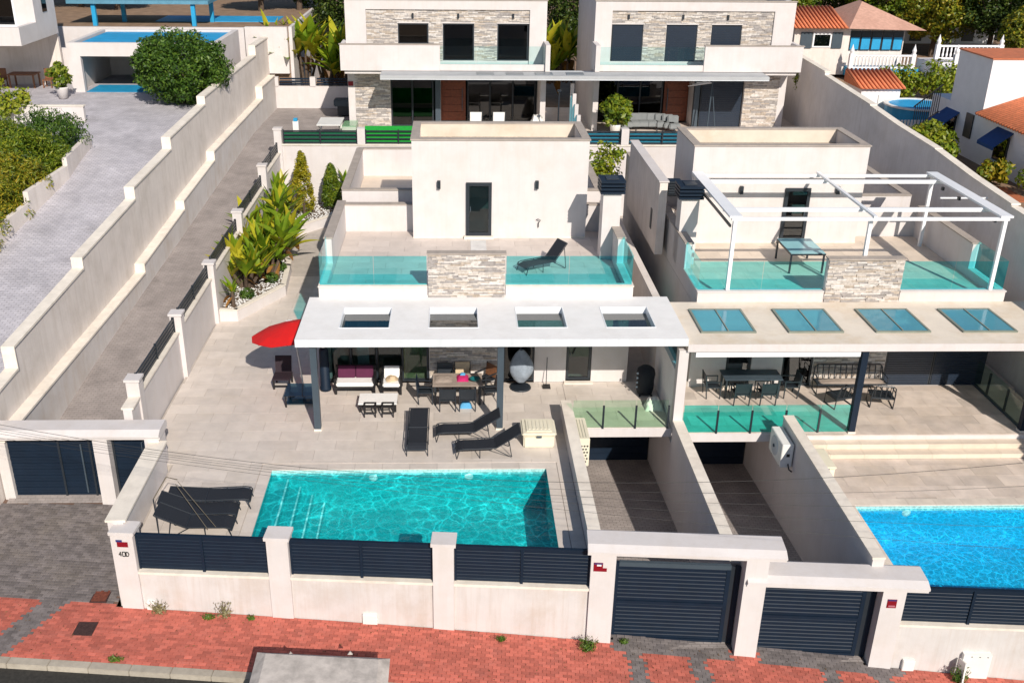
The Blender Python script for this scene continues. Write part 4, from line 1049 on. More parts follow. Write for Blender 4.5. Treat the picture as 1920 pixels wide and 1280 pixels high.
MB().prism([(20.7, 4.4), (23.6, 4.4), (20.7, 6.0)], 16.6, 16.95, 'x').build('steps', lavwall, st)
ct = thing('cottage', 'stone cottage with pink hipped roof and blue glazed porch', 'house', (18.5, 38, 5.4))
box('wall', 14.7, 18.3, 38, 44, 5.0, 8.0, stucco_old, ct); box('wall', 18.3, 22.0, 38.4, 44, 5.0, 7.9, stucco_old, ct)
MB().add([(17.9, 37.3, 7.95), (22.9, 37.3, 7.85), (22.9, 44.4, 7.85), (17.9, 44.4, 7.95), (19.7, 40.5, 9.3), (19.9, 41.5, 9.3)], [(0, 1, 4), (1, 2, 5, 4), (2, 3, 5), (3, 0, 4, 5), (3, 2, 1, 0)]).build('roof', rooftile2, ct)
MB().prism([(37.4, 7.95), (41, 8.9), (44.5, 7.95)], 14.4, 17.95, 'x').build('side_roof', rooftile, ct)
rt = MB()
for k in range(14): rt.tube([(14.5 + k * .25, 37.35, 7.99), (14.5 + k * .25, 41, 8.95)], .075, 6)
o = rt.build('roof_tiles', rooftile, ct, smooth=True); o['kind'] = 'stuff'
for k in range(5):
    w = box('porch_window', 18.45 + k * .7, 19.1 + k * .7, 38.3, 38.39, 6.5, 7.7, anthra, ct); box('pane', 18.5 + k * .7, 19.05 + k * .7, 38.28, 38.299, 6.55, 7.3, bluepaint, w)
w = box('window', 15.9, 17.1, 37.94, 37.999, 6.7, 7.6, whitemetal, ct); box('pane', 16.0, 17.0, 37.92, 37.939, 6.8, 7.5, g_dark, w)
box('shutter', 15.1, 15.85, 37.93, 37.998, 6.65, 7.65, steelgrey, ct); box('shutter', 17.15, 17.8, 37.93, 37.998, 6.65, 7.65, steelgrey, ct)
def balus(label, x0, x1, y, z, n, h=.75):
    b = thing('balustrade', label, 'balustrade', ((x0 + x1) / 2, y, z), 0, 'white garden balustrades')
    box('base_rail', x0, x1, y - .08, y + .08, z, z + .1, lavwall, b); box('top_rail', x0, x1, y - .1, y + .1, z + h, z + h + .1, lavwall, b)
    k = ('balus', h)
    if k not in _bc: _bc[k] = MB().lathe([(.04, .1), (.075, .25), (.045, .42), (.06, .55), (.04, h)], 8).mesh('baluster', lavwall, True)
    for i in range(n): link('baluster', _bc[k], b, (x0 + (x1 - x0) * (i + .5) / n, y, z))
    for x in (x0, x1): MB().box(x - .13, x + .13, y - .13, y + .13, z, z + h + .15).lathe([(.1, h + .15), (.14, h + .35), (.05, h + .6), (.01, h + .75)], 8, (x, y, z)).build('finial_post', lavwall, b)
balus('white balustrade in front of the cottage porch', 18.2, 22.2, 37.0, 5.55, 18); box('porch_floor', 18.2, 22.6, 36.85, 38.3, 5.0, 5.545, bluepaint, ct)
balus('upper white balustrade with pointed finials near the trees', 23.2, 27.2, 36.0, 6.3, 16)
balus('lower white balustrade above the white house', 23.0, 28.0, 33.0, 6.1, 18)
tb2 = thing('raised_terrace', 'raised white garden terrace behind the white house', 'terrace', (25, 36, 5)); box('terrace_wall', 22.9, 28.2, 33.2, 38.0, 4.4, 6.09, lavwall, tb2)
sd = thing('garden_shed', 'small white shed with orange tiled roof', 'shed', (16.7, 28.8, 4.4))
box('wall', 15.6, 17.8, 28.1, 30.2, 4.3, 5.85, lavwall, sd); MB().prism([(27.85, 5.86), (30.4, 5.86), (30.4, 6.5)], 15.4, 18.0, 'x').build('roof', rooftile, sd)
rt = MB()
for k in range(11): rt.tube([(15.5 + k * .24, 27.85, 5.9), (15.5 + k * .24, 30.4, 6.54)], .075, 6)
o = rt.build('roof_tiles', rooftile, sd, smooth=True); o['kind'] = 'stuff'
box('door', 16.6, 17.4, 28.05, 28.098, 4.4, 5.5, whiteplastic, sd)
ap = thing('garden_pool', 'round blue above-ground pool behind the stepped wall', 'pool', (18.3, 26.6, 4.4))
MB().lathe([(1.75, 0), (1.75, .85)], 20).build('pool_wall', bluepaint, ap, (18.3, 26.6, 4.35)); MB().lathe([(1.85, .85), (1.85, .93), (1.6, .93), (1.6, .8)], 20).build('rim', whiteplastic, ap, (18.3, 26.6, 4.36))
MB().lathe([(1.62, .86), (1.62, .88)], 20).build('pool_liner', bluepool, ap, (18.3, 26.6, 4.36))
pf = thing('picket_fence', 'low white picket fence below the round pool', 'fence', (16.2, 22.6, 4.4))
for k in range(14): box('picket', 14.6 + k * .17, 14.7 + k * .17, 22.5, 22.54, 4.4, 5.25, whiteplastic, pf)
box('rail', 14.5, 17.0, 22.541, 22.57, 4.9, 4.98, whiteplastic, pf)

lw = thing('garden_low_wall', 'plain white retaining wall behind the olive hedge', 'wall', (-31, 21.5, 4.3)); box('wall', -40, -25.1, 21.4, 21.65, 3.6, 6.0, stucco_new, lw); box('coping', -40, -25.06, 21.36, 21.69, 6.001, 6.05, coping, lw)
tt = thing('teak_table', 'teak garden table under the cantilevered balcony', 'table', (-31, 29.5, 5.5)); box('tabletop', -31.8, -30.3, 29.0, 30.0, 6.2, 6.26, teak, tt)
for x in (-31.75, -30.43):
    for y in (29.05, 29.87): box('leg', x, x + .08, y, y + .08, 5.5, 6.199, teak, tt)
for x, y, lab in ((-32.3, 29.4, 'left teak chair under the cantilevered balcony'), (-29.7, 29.4, 'pale teak chair beside the garage pier')):
    ch = thing('teak_chair', lab, 'chair', (x, y, 5.5), 0, 'teak chairs'); box('seat', x - .25, x + .25, y - .25, y + .25, 5.9, 5.95, teak, ch); box('backrest', x - .25, x + .25, y + .22, y + .27, 5.951, 6.5, teak, ch)
    for a in (-.25, .19):
        for b_ in (-.25, .19): box('leg', x + a, x + a + .06, y + b_, y + b_ + .06, 5.5, 5.899, teak, ch)

fh = thing('far_house', 'pale far house half hidden behind the trees at top right', 'house', (31, 52, 5)); box('wall', 26.5, 34, 50, 56, 4, 7.6, lavwall, fh); MB().prism([(49.6, 7.61), (53, 8.6), (56.4, 7.61)], 26.2, 34.3, 'x').build('roof', rooftile2, fh)
for k in range(3): box('window', 27.5 + k * 2, 28.4 + k * 2, 49.95, 49.998, 5.6, 6.7, anthra, fh)
# ================================================================== furniture and small things
def lounger(name, label, loc, rz, raise_deg, group='sun loungers', length=1.95):
    t = thing(name, label, 'sun lounger', loc, rz, group)
    w = .64; zs = .33; xb = 1.22
    fr = MB()
    for s in (-1, 1): fr.tube([(0.02, s * w / 2, zs - .1), (.06, s * w / 2, zs - .03), (.2, s * w / 2, zs), (xb, s * w / 2, zs)], .017, 8)
    fr.tube([(.02, -w / 2, zs - .1), (.02, w / 2, zs - .1)], .017, 8).tube([(xb, -w / 2, zs), (xb, w / 2, zs)], .015, 8)
    fr.build('frame', anthra, t, local=True)
    n = 10; v = []; f = []
    for i in range(n + 1):
        x = .03 + (xb - .03) * i / n
        z = zs - .1 + min(1, i / 1.6) * .10 - .02 * math.sin(math.pi * i / n)
        v += [(x, -w / 2 + .03, z), (x, w / 2 - .03, z), (x, w / 2 - .03, z - .012), (x, -w / 2 + .03, z - .012)]
    for i in range(n):
        a = i * 4
        for k in range(4): f.append((a + k, a + (k + 1) % 4, a + 4 + (k + 1) % 4, a + 4 + k))
    f += [(3, 2, 1, 0), (n * 4, n * 4 + 1, n * 4 + 2, n * 4 + 3)]
    MB().add(v, f).build('sling', blackfab, t, local=True)
    a = R(raise_deg); L = length - xb
    ex, ez = xb + L * math.cos(a), zs + L * math.sin(a)
    nx, nz = -math.sin(a), math.cos(a)
    b = MB().add([(xb, -w / 2 + .03, zs), (xb, w / 2 - .03, zs), (ex, w / 2 - .03, ez), (ex, -w / 2 + .03, ez)] + [(xb + nx * .012, -w / 2 + .03, zs + nz * .012), (xb + nx * .012, w / 2 - .03, zs + nz * .012), (ex + nx * .012, w / 2 - .03, ez + nz * .012), (ex + nx * .012, -w / 2 + .03, ez + nz * .012)],
                 [(3, 2, 1, 0), (4, 5, 6, 7), (0, 1, 5, 4), (1, 2, 6, 5), (2, 3, 7, 6), (3, 0, 4, 7)]).build('backrest', blackfab, t, local=True)
    bf = MB()
    for s in (-1, 1): bf.tube([(xb, s * w / 2, zs), (ex, s * w / 2, ez)], .015, 8)
    bf.tube([(ex, -w / 2, ez), (ex, w / 2, ez)], .015, 8)
    bf.build('backrest_frame', anthra, t, local=True)
    for s in (-1, 1):
        MB().tube([(.10, s * w / 2, zs - .03), (.02, s * w / 2, 0)], .015, 8).build('leg', anthra, t, local=True)
        MB().tube([(.72, s * w / 2, zs), (.72, s * w / 2, 0)], .015, 8).build('leg', anthra, t, local=True)
        MB().tube([(xb - .1, s * w / 2, zs), (xb + .45, s * w / 2, 0), (xb + .47, s * w / 2, .02), (xb + .38, s * w / 2, zs + .38 * math.tan(a) - .02)], .013, 8).build('leg', anthra, t, local=True)
    return t
lounger('sun_lounger', 'flat black sun lounger pointing straight at the pool', (-8.26, -1.62, 0), R(90), 4, length=2.35)
lounger('sun_lounger', 'black sun lounger with raised back beside the right porch post', (-7.72, -.45, 0), R(2), 33, length=2.15)
lounger('sun_lounger', 'black sun lounger nearest the pool next to the cream box', (-7.1, -1.48, 0), R(4), 33, length=2.1)
lounger('sun_lounger', 'black sun lounger on the upper roof terrace', (-4.75, 5.45, 3.3), R(28), 50, length=2.0)
lounger('sun_lounger', 'rear of the three black loungers by the left side wall', (-12.75, -4.15, .06), R(184), 6, length=2.25)
lounger('sun_lounger', 'middle of the three black loungers by the left side wall', (-13.0, -4.75, 0), R(183), 24, length=2.15)
lounger('sun_lounger', 'front of the three black loungers just behind the navy fence', (-12.98, -5.42, 0), R(180), 26, length=2.1)
pp = thing('parasol_pole', 'folded thin parasol frame leaning over the left loungers', 'parasol frame', (-14.8, -5.2, 0))
MB().tube([(-15.0, -5.5, .0), (-15.05, -5.4, 1.0)], .018).build('pole', anthra, pp)
MB().tube([(-15.05, -5.4, 1.0), (-14.7, -5.2, 1.55), (-14.4, -5.25, 1.5)], .014).tube([(-14.4, -5.25, 1.45), (-13.4, -5.75, .35)], .008).tube([(-14.45, -5.3, 1.4), (-13.6, -5.8, .3)], .008).build('arm', mat('bronze_tube', (.12, .10, .07), .4), pp)

def dining_chair(name, label, loc, rz, seatm=anthra, backm=anthra, group='dining chairs'):
    t = thing(name, label, 'chair', loc, rz, group)
    MB().box(-.25, .25, -.24, .24, .40, .44).build('seat', seatm, t, local=True)
    MB().prism([(.20, .46), (.23, .46), (.31, .86), (.28, .86)], -.25, .25, 'x').build('backrest', backm, t, local=True)
    for s in (-1, 1):
        MB().bar((s * .26, -.24, 0), (s * .26, -.24, .62), .035).build('leg', anthra, t, local=True)
        MB().bar((s * .26, .22, 0), (s * .26, .30, .88), .035).build('leg', anthra, t, local=True)
        MB().bar((s * .26, -.26, .635), (s * .26, .27, .635), .04, .03).build('armrest', anthra, t, local=True)
    return t
# left porch dining set
dt = thing('dining_table', 'rectangular dining table covered with towels under the left porch', 'table', (-7.05, 2.1, 0))
box('tabletop', -7.85, -6.2, 1.65, 2.6, .71, .745, taupe, dt)
for x in (-7.8, -6.32):
    for y in (1.7, 2.48): box('leg', x, x + .07, y, y + .07, 0, .709, anthra, dt)
dining_chair('dining_chair', 'front left dining chair with its back to the pool', (-7.35, 1.45, 0), R(180))
dining_chair('dining_chair', 'front right dining chair with its back to the pool', (-6.7, 1.45, 0), R(180))
dining_chair('dining_chair', 'back left dining chair against the stone wall', (-7.45, 2.9, 0), 0)
dining_chair('dining_chair', 'back right dining chair with cream back by the stone wall', (-6.85, 2.95, 0), 0, anthra, straw)
dining_chair('dining_chair', 'dining chair at the left end of the towel-covered table', (-8.1, 2.0, 0), R(90), anthra, navy)
dining_chair('dining_chair', 'dining chair at the right end of the towel-covered table', (-5.95, 2.05, 0), R(-80), anthra, taupe)
dining_chair('dining_chair', 'brown backed chair behind the right porch post', (-6.05, 2.85, 0), R(-50), anthra, teak)
def heap(name, label, cat, c, sx, sy, h, m, seed=1, n=14):
    r_ = random.Random(seed); v = []; f = []
    for j in range(n + 1):
        for i in range(n + 1):
            a, b = i / n * 2 - 1, j / n * 2 - 1
            k = max(0, 1 - (abs(a) ** 3)) * max(0, 1 - abs(b) ** 3)
            v.append((c[0] + a * sx * (1 + .06 * r_.uniform(-1, 1)), c[1] + b * sy * (1 + .06 * r_.uniform(-1, 1)), c[2] + h * k * r_.uniform(.65, 1.0)))
    for j in range(n):
        for i in range(n):
            q = j * (n + 1) + i; f.append((q, q + 1, q + n + 2, q + n + 1))
    o = MB().add(v, f).build(name, m, smooth=True)
    return tag(o, label, cat)
heap('towel', 'taupe towel heaped on the left of the dining table', 'towel', (-7.5, 2.15, .747), .3, .28, .1, taupe, 1)
heap('towel', 'magenta towel on the dining table', 'towel', (-6.85, 2.2, .747), .2, .26, .12, towelpink, 2)
heap('towel', 'small pale blue towel on top of the magenta one', 'towel', (-6.85, 2.28, .86), .09, .09, .06, towelblue, 3)
bw_ = thing('bowl', 'dark teal bowl on the dining table', 'bowl', (-6.45, 2.0, .745)); MB().lathe([(.08, 0), (.17, .09), (.18, .1), (.15, .09), (.07, .02)], 20).build('bowl_body', teal, bw_, (-6.45, 2.0, .747), smooth=True)
bag = heap('beach_bag', 'small blue bag under the dining table', 'bag', (-6.75, 1.6, .0), .2, .16, .25, towelblue, 4)
# lounge set
def lounge_seat(name, label, x0, x1, y0, y1, back=True, plumback=True):
    t = thing(name, label, 'sofa' if x1 - x0 > 1 else 'armchair', ((x0 + x1) / 2, (y0 + y1) / 2, 0))
    box('frame', x0, x1, y0, y1, .2, .28, blackwood, t)
    box('seat_cushion', x0 + .06, x1 - .06, y0 + .01, y1 - .18, .282, .42, cushion, t, bevel=.03)
    for x in (x0, x1 - .08):
        for y in (y0, y1 - .08): box('leg', x, x + .08, y, y + .08, 0, .199, blackwood, t)
    if back:
        box('backrest', x0, x1, y1 - .08, y1, .281, .78, blackwood, t)
        n = 2 if x1 - x0 > 1 else 1
        for k in range(n):
            a, b = x0 + .08 + (x1 - x0 - .16) * k / n, x0 + .08 + (x1 - x0 - .16) * (k + 1) / n
            MB().prism([(y1 - .34, .43), (y1 - .14, .43), (y1 - .085, .8), (y1 - .2, .82)], a + .01, b - .01, 'x').build('back_cushion', purple if plumback else cushion, t, bevel=.02)
        for x in (x0, x1 - .07): box('armrest', x, x + .07, y0 + .05, y1 - .081, .52, .57, blackwood, t); 
        for x in (x0, x1 - .07): box('arm_post', x, x + .07, y0 + .05, y0 + .12, .281, .519, blackwood, t)
    return t
lounge_seat('sofa', 'two-seat black sofa with white seat and plum back cushions', -11.2, -9.82, 2.5, 3.25)
lounge_seat('armchair', 'black armchair with white cushions beside the plum sofa', -9.62, -8.92, 2.45, 3.2, True, False)
hat = MB().lathe([(.22, 0), (.22, .01), (.11, .03), (.10, .12), (.04, .14)], 18).build('straw_hat', straw, None, (-9.25, 2.72, .44), (R(25), R(10), 0), smooth=True); tag(hat, 'straw hat lying on the white armchair cushion', 'hat')
ctb = thing('coffee_table', 'low white topped coffee table with black legs', 'table', (-9.65, 1.5, 0))
box('tabletop', -10.28, -9.02, 1.2, 1.95, .29, .33, cushion, ctb); box('apron', -10.26, -9.04, 1.22, 1.93, .2, .289, blackwood, ctb)
for x in (-10.26, -9.12):
    for y in (1.22, 1.85): box('leg', x, x + .08, y, y + .08, 0, .199, blackwood, ctb)
for x, side in ((-9.88, 'left'), (-9.3, 'right')):
    fs = thing('footstool', 'black open-frame footstool, %s one in front of the white coffee table' % side, 'stool', (x, 1.1, 0), 0, 'footstools by the coffee table')
    for a in (-.2, .16):
        for y in (.85, 1.15): box('leg', x + a, x + a + .04, y, y + .04, 0, .36, blackwood, fs)
    for y in (.85, 1.15): box('rail', x - .2, x + .2, y, y + .04, .361, .4, blackwood, fs); 
    for a in (-.2, .16): box('rail', x + a, x + a + .04, .891, 1.149, .361, .4, blackwood, fs)
    box('lower_rail', x - .159, x + .159, .855, .885, .15, .19, blackwood, fs)
ht = thing('covered_heater', 'tall patio heater under a black cover', 'heater', (-11.55, 2.9, 0)); MB().lathe([(.2, 0), (.2, .1), (.17, .15), (.16, 1.5), (.1, 1.58), (.03, 1.6)], 16).build('cover', navy, ht, (-11.55, 2.9, 0), smooth=True)
MB().lathe([(.08, 1.6), (.1, 1.63), (.06, 1.66)], 12).build('top_cap', whiteplastic, ht, (-11.55, 2.9, 0))
dk = thing('garden_chair', 'dark plum garden chair in the red parasol shade', 'chair', (-13.05, 3.15, 0))
box('seat', -13.35, -12.75, 2.9, 3.5, .34, .4, plum, dk); MB().prism([(3.42, .41), (3.47, .41), (3.65, .95), (3.6, .95)], -13.33, -12.77, 'x').build('backrest', plum, dk)
for x in (-13.35, -12.81):
    for y in (2.9, 3.44): box('leg', x, x + .06, y, y + .06, 0, .339, blackwood, dk)
box('stretcher', -13.289, -12.811, 2.91, 2.95, .1, .14, blackwood, dk)
gtb = thing('glass_table', 'square smoked glass table left of the porch post', 'table', (-12.2, 2.2, 0))
box('tabletop', -12.75, -11.75, 1.55, 2.5, .42, .435, g_table, gtb); box('lower_shelf', -12.7, -11.8, 1.6, 2.45, .12, .135, g_table, gtb)
for x in (-12.73, -11.82):
    for y in (1.58, 2.42): box('leg', x, x + .05, y, y + .05, 0, .419, blackwood, gtb)
# red parasol
um = thing('parasol', 'large bright red parasol tilted beside the porch roof', 'parasol', (-12.2, 2.7, 0))
MB().tube([(-12.22, 2.55, 0), (-12.35, 2.65, 1.2), (-12.5, 2.75, 2.55)], .025).build('pole', mat('brushed_aluminium', (.45, .45, .47), .3, metal=.9), um)
tc = Vector((-12.5, 2.75, 2.58)); ax = Vector((-.12, .1, 1)).normalized(); e1 = Vector((1, 0, 0)) - ax * ax.x; e1.normalize(); e2 = ax.cross(e1)
for k in range(8):
    a0, a1 = 2 * math.pi * k / 8, 2 * math.pi * (k + 1) / 8; RR = 1.42
    p = [tc + (e1 * math.cos(a) + e2 * math.sin(a)) * RR * q - ax * .34 * q ** 1.3 - ax * (.04 if abs(a - (a0 + a1) / 2) < .1 and q > .9 else 0) for q in (.02, .35, .7, 1.0) for a in (a0, (a0 + a1) / 2, a1)]
    f = [(i * 3 + j, i * 3 + j + 1, i * 3 + j + 4, i * 3 + j + 3) for i in range(3) for j in range(2)]
    q = [v - ax * .012 for v in p]
    MB().add(p + q, f + [tuple(reversed([i + 12 for i in g])) for g in f]).build('canopy_panel', red, um)
    MB().tube([tc - ax * .03, p[9] - ax * .03], .01, 6).build('rib', anthra, um)
for k, (dx, dy) in enumerate(((-.07, .0), (.0, .03), (.07, .0))):
    c = tc + e1 * (-.25 + dx) + e2 * (.75 + dy) - ax * .155
    MB().box(-.03, .03, -.04, .04, 0, .006).build('print_mark', signwhite, um, c, (0, .1, 0))
# parasol base and bins under the porch end
br = thing('broom', 'long handled dustpan leaning against the porch wall', 'broom', (-3.95, 3.1, 0))
MB().tube([(-3.92, 3.3, 1.0), (-3.95, 3.05, .06)], .014).build('handle', anthra, br); MB().prism([(-4.08, 0.0), (-3.8, 0.0), (-3.82, .1), (-4.06, .1)], 2.86, 3.05, 'y').build('pan', blackwood, br)
tg = thing('kettle_barbecue', 'black covered barbecue beside the party wall', 'barbecue', (-.6, 2.4, 0))
MB().lathe([(.26, .05), (.31, .25), (.30, .55), (.33, .75), (.29, .92), (.16, 1.03), (.05, 1.06)], 14).build('cover', blackfab, tg, (-.62, 2.5, 0), smooth=True)
for a in range(4): box('caster', -.85 + (a % 2) * .4, -.79 + (a % 2) * .4, 2.25 + (a // 2) * .4, 2.31 + (a // 2) * .4, 0, .06, anthra, tg)
for k in range(4): MB().tube([(-.92, 2.3, .35 + k * .17), (-.98, 2.28, .35 + k * .17)], .04, 8).build('knob', steelgrey, tg)
heap('plastic_bag', 'crumpled white bag below the barbecue', 'bag', (-.5, 1.45, .0), .3, .25, .45, whiteplastic, 7)
# cream storage box by the pool
cb = thing('storage_box', 'cream plastic storage box with ribbed lid near the driveway wall', 'box', (-4.5, -.7, 0))
box('body', -5.0, -4.05, -1.15, -.25, 0, .42, creamplastic, cb, bevel=.04); box('lid', -5.06, -3.99, -1.2, -.2, .421, .52, creamplastic, cb, bevel=.04); box('lid_panel', -4.92, -4.13, -1.08, -.32, .521, .56, creamplastic, cb, bevel=.015)
for k in range(6): box('lid_rib', -4.84 + k * .12, -4.78 + k * .12, -.98, -.42, .561, .575, creamplastic, cb)
box('latch', -4.6, -4.45, -1.215, -1.201, .38, .45, steelgrey, cb)
# air-conditioning units on the driveway walls
ac = thing('air_conditioner', 'cream air-conditioning unit with pierced end on the left driveway wall', 'air conditioner', (-3.15, -.6, .1))
box('casing', -3.34, -2.98, -1.35, .02, -.55, .42, creamplastic, ac, bevel=.02)
for r_ in range(6):
    for c_ in range(3): MB().lathe([(.03, 0), (.03, .006)], 8).build('vent_hole', inkblack, ac, (-3.27 + c_ * .09 + (r_ % 2) * .04, -1.353, -.38 + r_ * .11), (R(90), 0, 0))
for k in range(3): box('top_groove', -3.28 + k * .09, -3.26 + k * .09, -1.25, -.1, .421, .426, mat('groove_shadow_plastic', (.35, .33, .26), .6), ac)
a2 = thing('air_conditioner', 'white air-conditioning unit with round fan on the right driveway wall', 'air conditioner', (3.05, -1, -.2))
box('casing', 2.96, 3.32, -1.45, -.25, -.58, .22, whiteplastic, a2, bevel=.015)
MB().lathe([(.32, 0), (.32, .012), (.28, .02), (.05, .02)], 24).build('fan_grille', mat('light_grey_plastic', (.5, .52, .55), .5), a2, (2.96, -.75, -.18), (0, R(-90), 0))
MB().lathe([(.06, 0), (.05, .03)], 12).build('fan_hub', steelgrey, a2, (2.94, -.75, -.18), (0, R(-90), 0))
box('vent_hole', 3.12, 3.22, -1.458, -1.451, -.2, -.1, inkblack, a2); MB().tube([(3.2, -1.46, -.45), (3.2, -1.6, -.56), (3.3, -1.6, -.64)], .025, 6).build('valve', anthra, a2)
for y in (-1.25, -.5): MB().bar((2.98, y, -.60), (3.34, y, -.60), .04).build('bracket', steelgrey, a2)
c2 = thing('storage_box', 'long cream plastic box beside the right-hand steps', 'box', (4.3, -1.1, L2)); box('body', 3.9, 4.5, -1.95, -.82, L2, L2 + .35, creamplastic, c2, bevel=.03); box('lid', 3.87, 4.53, -1.98, -.8, L2 + .351, L2 + .42, creamplastic, c2, bevel=.02); box('latch', 4.1, 4.3, -1.995, -1.981, L2 + .3, L2 + .38, steelgrey, c2)
# right porch dining set and bench
d2 = thing('dining_table', 'long grey dining table on the right porch', 'table', (3.1, 2.85, Q)); box('tabletop', 2.1, 4.1, 2.4, 3.2, Q + .72, Q + .75, steelgrey, d2)
for x in (2.15, 3.97):
    for y in (2.45, 3.08): box('leg', x, x + .07, y, y + .07, Q, Q + .719, anthra, d2)
for (x, y, rz, lab) in ((2.6, 2.15, 180, 'front left chair of the right porch dining table'), (3.5, 2.15, 180, 'front right chair of the right porch dining table'), (1.75, 2.7, 90, 'chair at the left end of the right porch dining table'), (4.45, 2.7, -90, 'chair at the right end of the right porch dining table'), (2.7, 3.2, 0, 'back left chair of the right porch dining table'), (3.6, 3.2, 0, 'back right chair of the right porch dining table')):
    dining_chair('dining_chair', lab, (x, y, Q), R(rz), anthra, anthra)
def slat_seat(name, label, x0, x1, y0, y1, rz=0):
    w = x1 - x0; cx, cy = (x0 + x1) / 2, (y0 + y1) / 2
    t = thing(name, label, 'bench' if w > 1.5 else 'armchair', (cx, cy, Q), rz)
    d = (y1 - y0) / 2; h = w / 2
    MB().box(-h, h, -d, d, .34, .40).build('seat', anthra, t, local=True)
    for k in range(max(4, int(w / .2))):
        x = -h + .1 + (w - .2) * k / (max(4, int(w / .2)) - 1)
        MB().bar((x, d - .03, .41), (x + .02, d + .1, .86), .03).build('back_slat', anthra, t, local=True)
    MB().tube([(-h, d + .02, .4), (-h + .03, d + .1, .8), (-h + .12, d + .12, .88), (h - .12, d + .12, .88), (h - .03, d + .1, .8), (h, d + .02, .4)], .022, 6).build('back_rail', anthra, t, local=True)
    for s in (-1, 1):
        MB().tube([(s * h, -d, 0), (s * h, -d + .04, .58), (s * h, d, .6)], .02, 6).build('armrest', anthra, t, local=True)
        MB().tube([(s * h, d, 0), (s * h, d + .05, .6)], .02, 6).build('leg', anthra, t, local=True)
        MB().tube([(s * h, -d, .02), (s * h, d, .02)], .018, 6).build('skid', anthra, t, local=True)
    return t
slat_seat('bench', 'long black slatted bench against the right porch stone wall', 5.45, 7.9, 2.75, 3.2)
slat_seat('armchair', 'left black slatted armchair in front of the bench', 5.6, 6.35, 1.7, 2.3, R(195)); slat_seat('armchair', 'right black slatted armchair beyond the navy porch post', 7.0, 7.75, 1.7, 2.3, R(170))
heap('seat_cushion', 'pale cushion on the long slatted bench', 'cushion', (6.7, 2.95, Q + .40), 1.1, .2, .1, taupe, 9)
# rear forecourt furniture
sf = thing('garden_sofa', 'curved grey outdoor sofa on the right rear forecourt', 'sofa', (3.8, 29.4, 3.2))
v = []
for k in range(9):
    a = R(200 + k * 17.5); cx_, cy_ = 3.8 + 1.75 * math.cos(a), 29.0 - 1.0 * math.sin(a)
    MB().box(-.32, .32, -.35, .35, .2, .5).build('seat', greyfab, sf, (cx_, cy_ - .35, 3.2), (0, 0, 0), bevel=.05)
    MB().box(-.32, .32, -.1, .1, .3, .85).build('backrest', greyfab, sf, (cx_, cy_ + .1, 3.2), (0, 0, 0), bevel=.05)
for x in (2.2, 3.2, 4.4, 5.4): box('leg', x - .03, x + .03, 28.55, 28.6, 3.2, 3.45, anthra, sf)
for i, (x, y) in enumerate(((-5.9, 29.0), (-4.6, 29.0))):
    c = dining_chair('garden_chair', '%s white high-backed chair before the left rear villa' % ('left' if i == 0 else 'right'), (x, y, 3.2), R(180), cushion, cushion, 'white chairs on the rear forecourt'); c.scale = (1.35, 1.35, 1.35)
heap('laundry', 'heap of pale laundry right of the white chairs', 'laundry', (-2.4, 28.9, 3.2), .5, .4, 1.1, whiteplastic, 5)
bt = thing('white_garden_table', 'white folding table with trestle legs on the left forecourt', 'table', (-14, 28, 3.1))
box('tabletop', -14.6, -13.3, 26.6, 28.6, 4.0, 4.05, whiteplastic, bt)
for x in (-14.5, -13.4): MB().bar((x, 26.7, 3.0), (x, 28.4, 4.0), .07).bar((x, 28.4, 3.0), (x, 26.7, 4.0), .07).build('trestle', whiteplastic, bt)
cf = thing('cold_frame', 'pale green glass cold frame next to the white villa pier', 'frame', (-12.9, 28, 3.1)); box('base', -13.25, -12.5, 26.9, 28.4, 3.0, 3.9, mat('pale_green_panel', (.45, .52, .42), .5), cf); box('lid', -13.27, -12.48, 26.85, 28.45, 3.901, 3.94, g_green, cf)
gb = thing('covered_grill', 'grey-blue covered grill by the forecourt back wall', 'grill', (-13.4, 33.6, 3.2)); box('cover', -14.4, -13.0, 33.2, 34.0, 3.75, 4.15, steelgrey, gb, bevel=.05); box('stand', -14.2, -13.2, 33.3, 33.9, 3.2, 3.749, anthra, gb)
pst = thing('shower_post', 'white garden shower post with blue top', 'post', (-15.6, 25.9, 2.9)); box('post', -15.75, -15.45, 25.8, 26.0, 2.7, 4.4, whiteplastic, pst); box('cap', -15.7, -15.5, 25.78, 26.02, 4.401, 4.55, bluepaint, pst)
dr = thing('drying_rack', 'folded white parasol frame leaning beside the wooden door', 'parasol frame', (8.0, 28.6, 3.2))
MB().tube([(7.2, 28.4, 3.2), (7.35, 28.7, 6.3)], .04).tube([(7.7, 28.4, 3.2), (7.3, 28.7, 6.2)], .03).build('pole', steelgrey, dr)
for k in range(5): MB().tube([(7.3, 28.7, 6.0), (5.9 + k * .25, 28.3 + k * .1, 5.9 + k * .08)], .02, 6).build('rib', whitemetal, dr)
fp_ = thing('lamp_post', 'slim dark lamp post between the rear villas', 'lamp', (-1.5, 26.2, 3.2)); MB().tube([(-1.5, 26.2, 3.2), (-1.5, 26.2, 5.9)], .04).build('pole', anthra, fp_); MB().lathe([(.05, 0), (.12, .06), (.12, .12), (.03, .16)], 10).build('lamp_head', anthra, fp_, (-1.5, 26.2, 5.9))
hc = thing('hanging_chair', 'egg-shaped hanging chair under a pale grey cover by the right porch post', 'chair', (-4.85, 2.95, 0))
MB().lathe([(.38, .0), (.36, .05), (.08, .08)], 18).build('base', anthra, hc, (-4.85, 2.98, 0)); MB().tube([(-4.85, 3.28, .05), (-4.85, 3.34, 1.2), (-4.85, 3.2, 1.95), (-4.85, 2.95, 2.05)], .03).build('stand', anthra, hc)
v, f = [], []
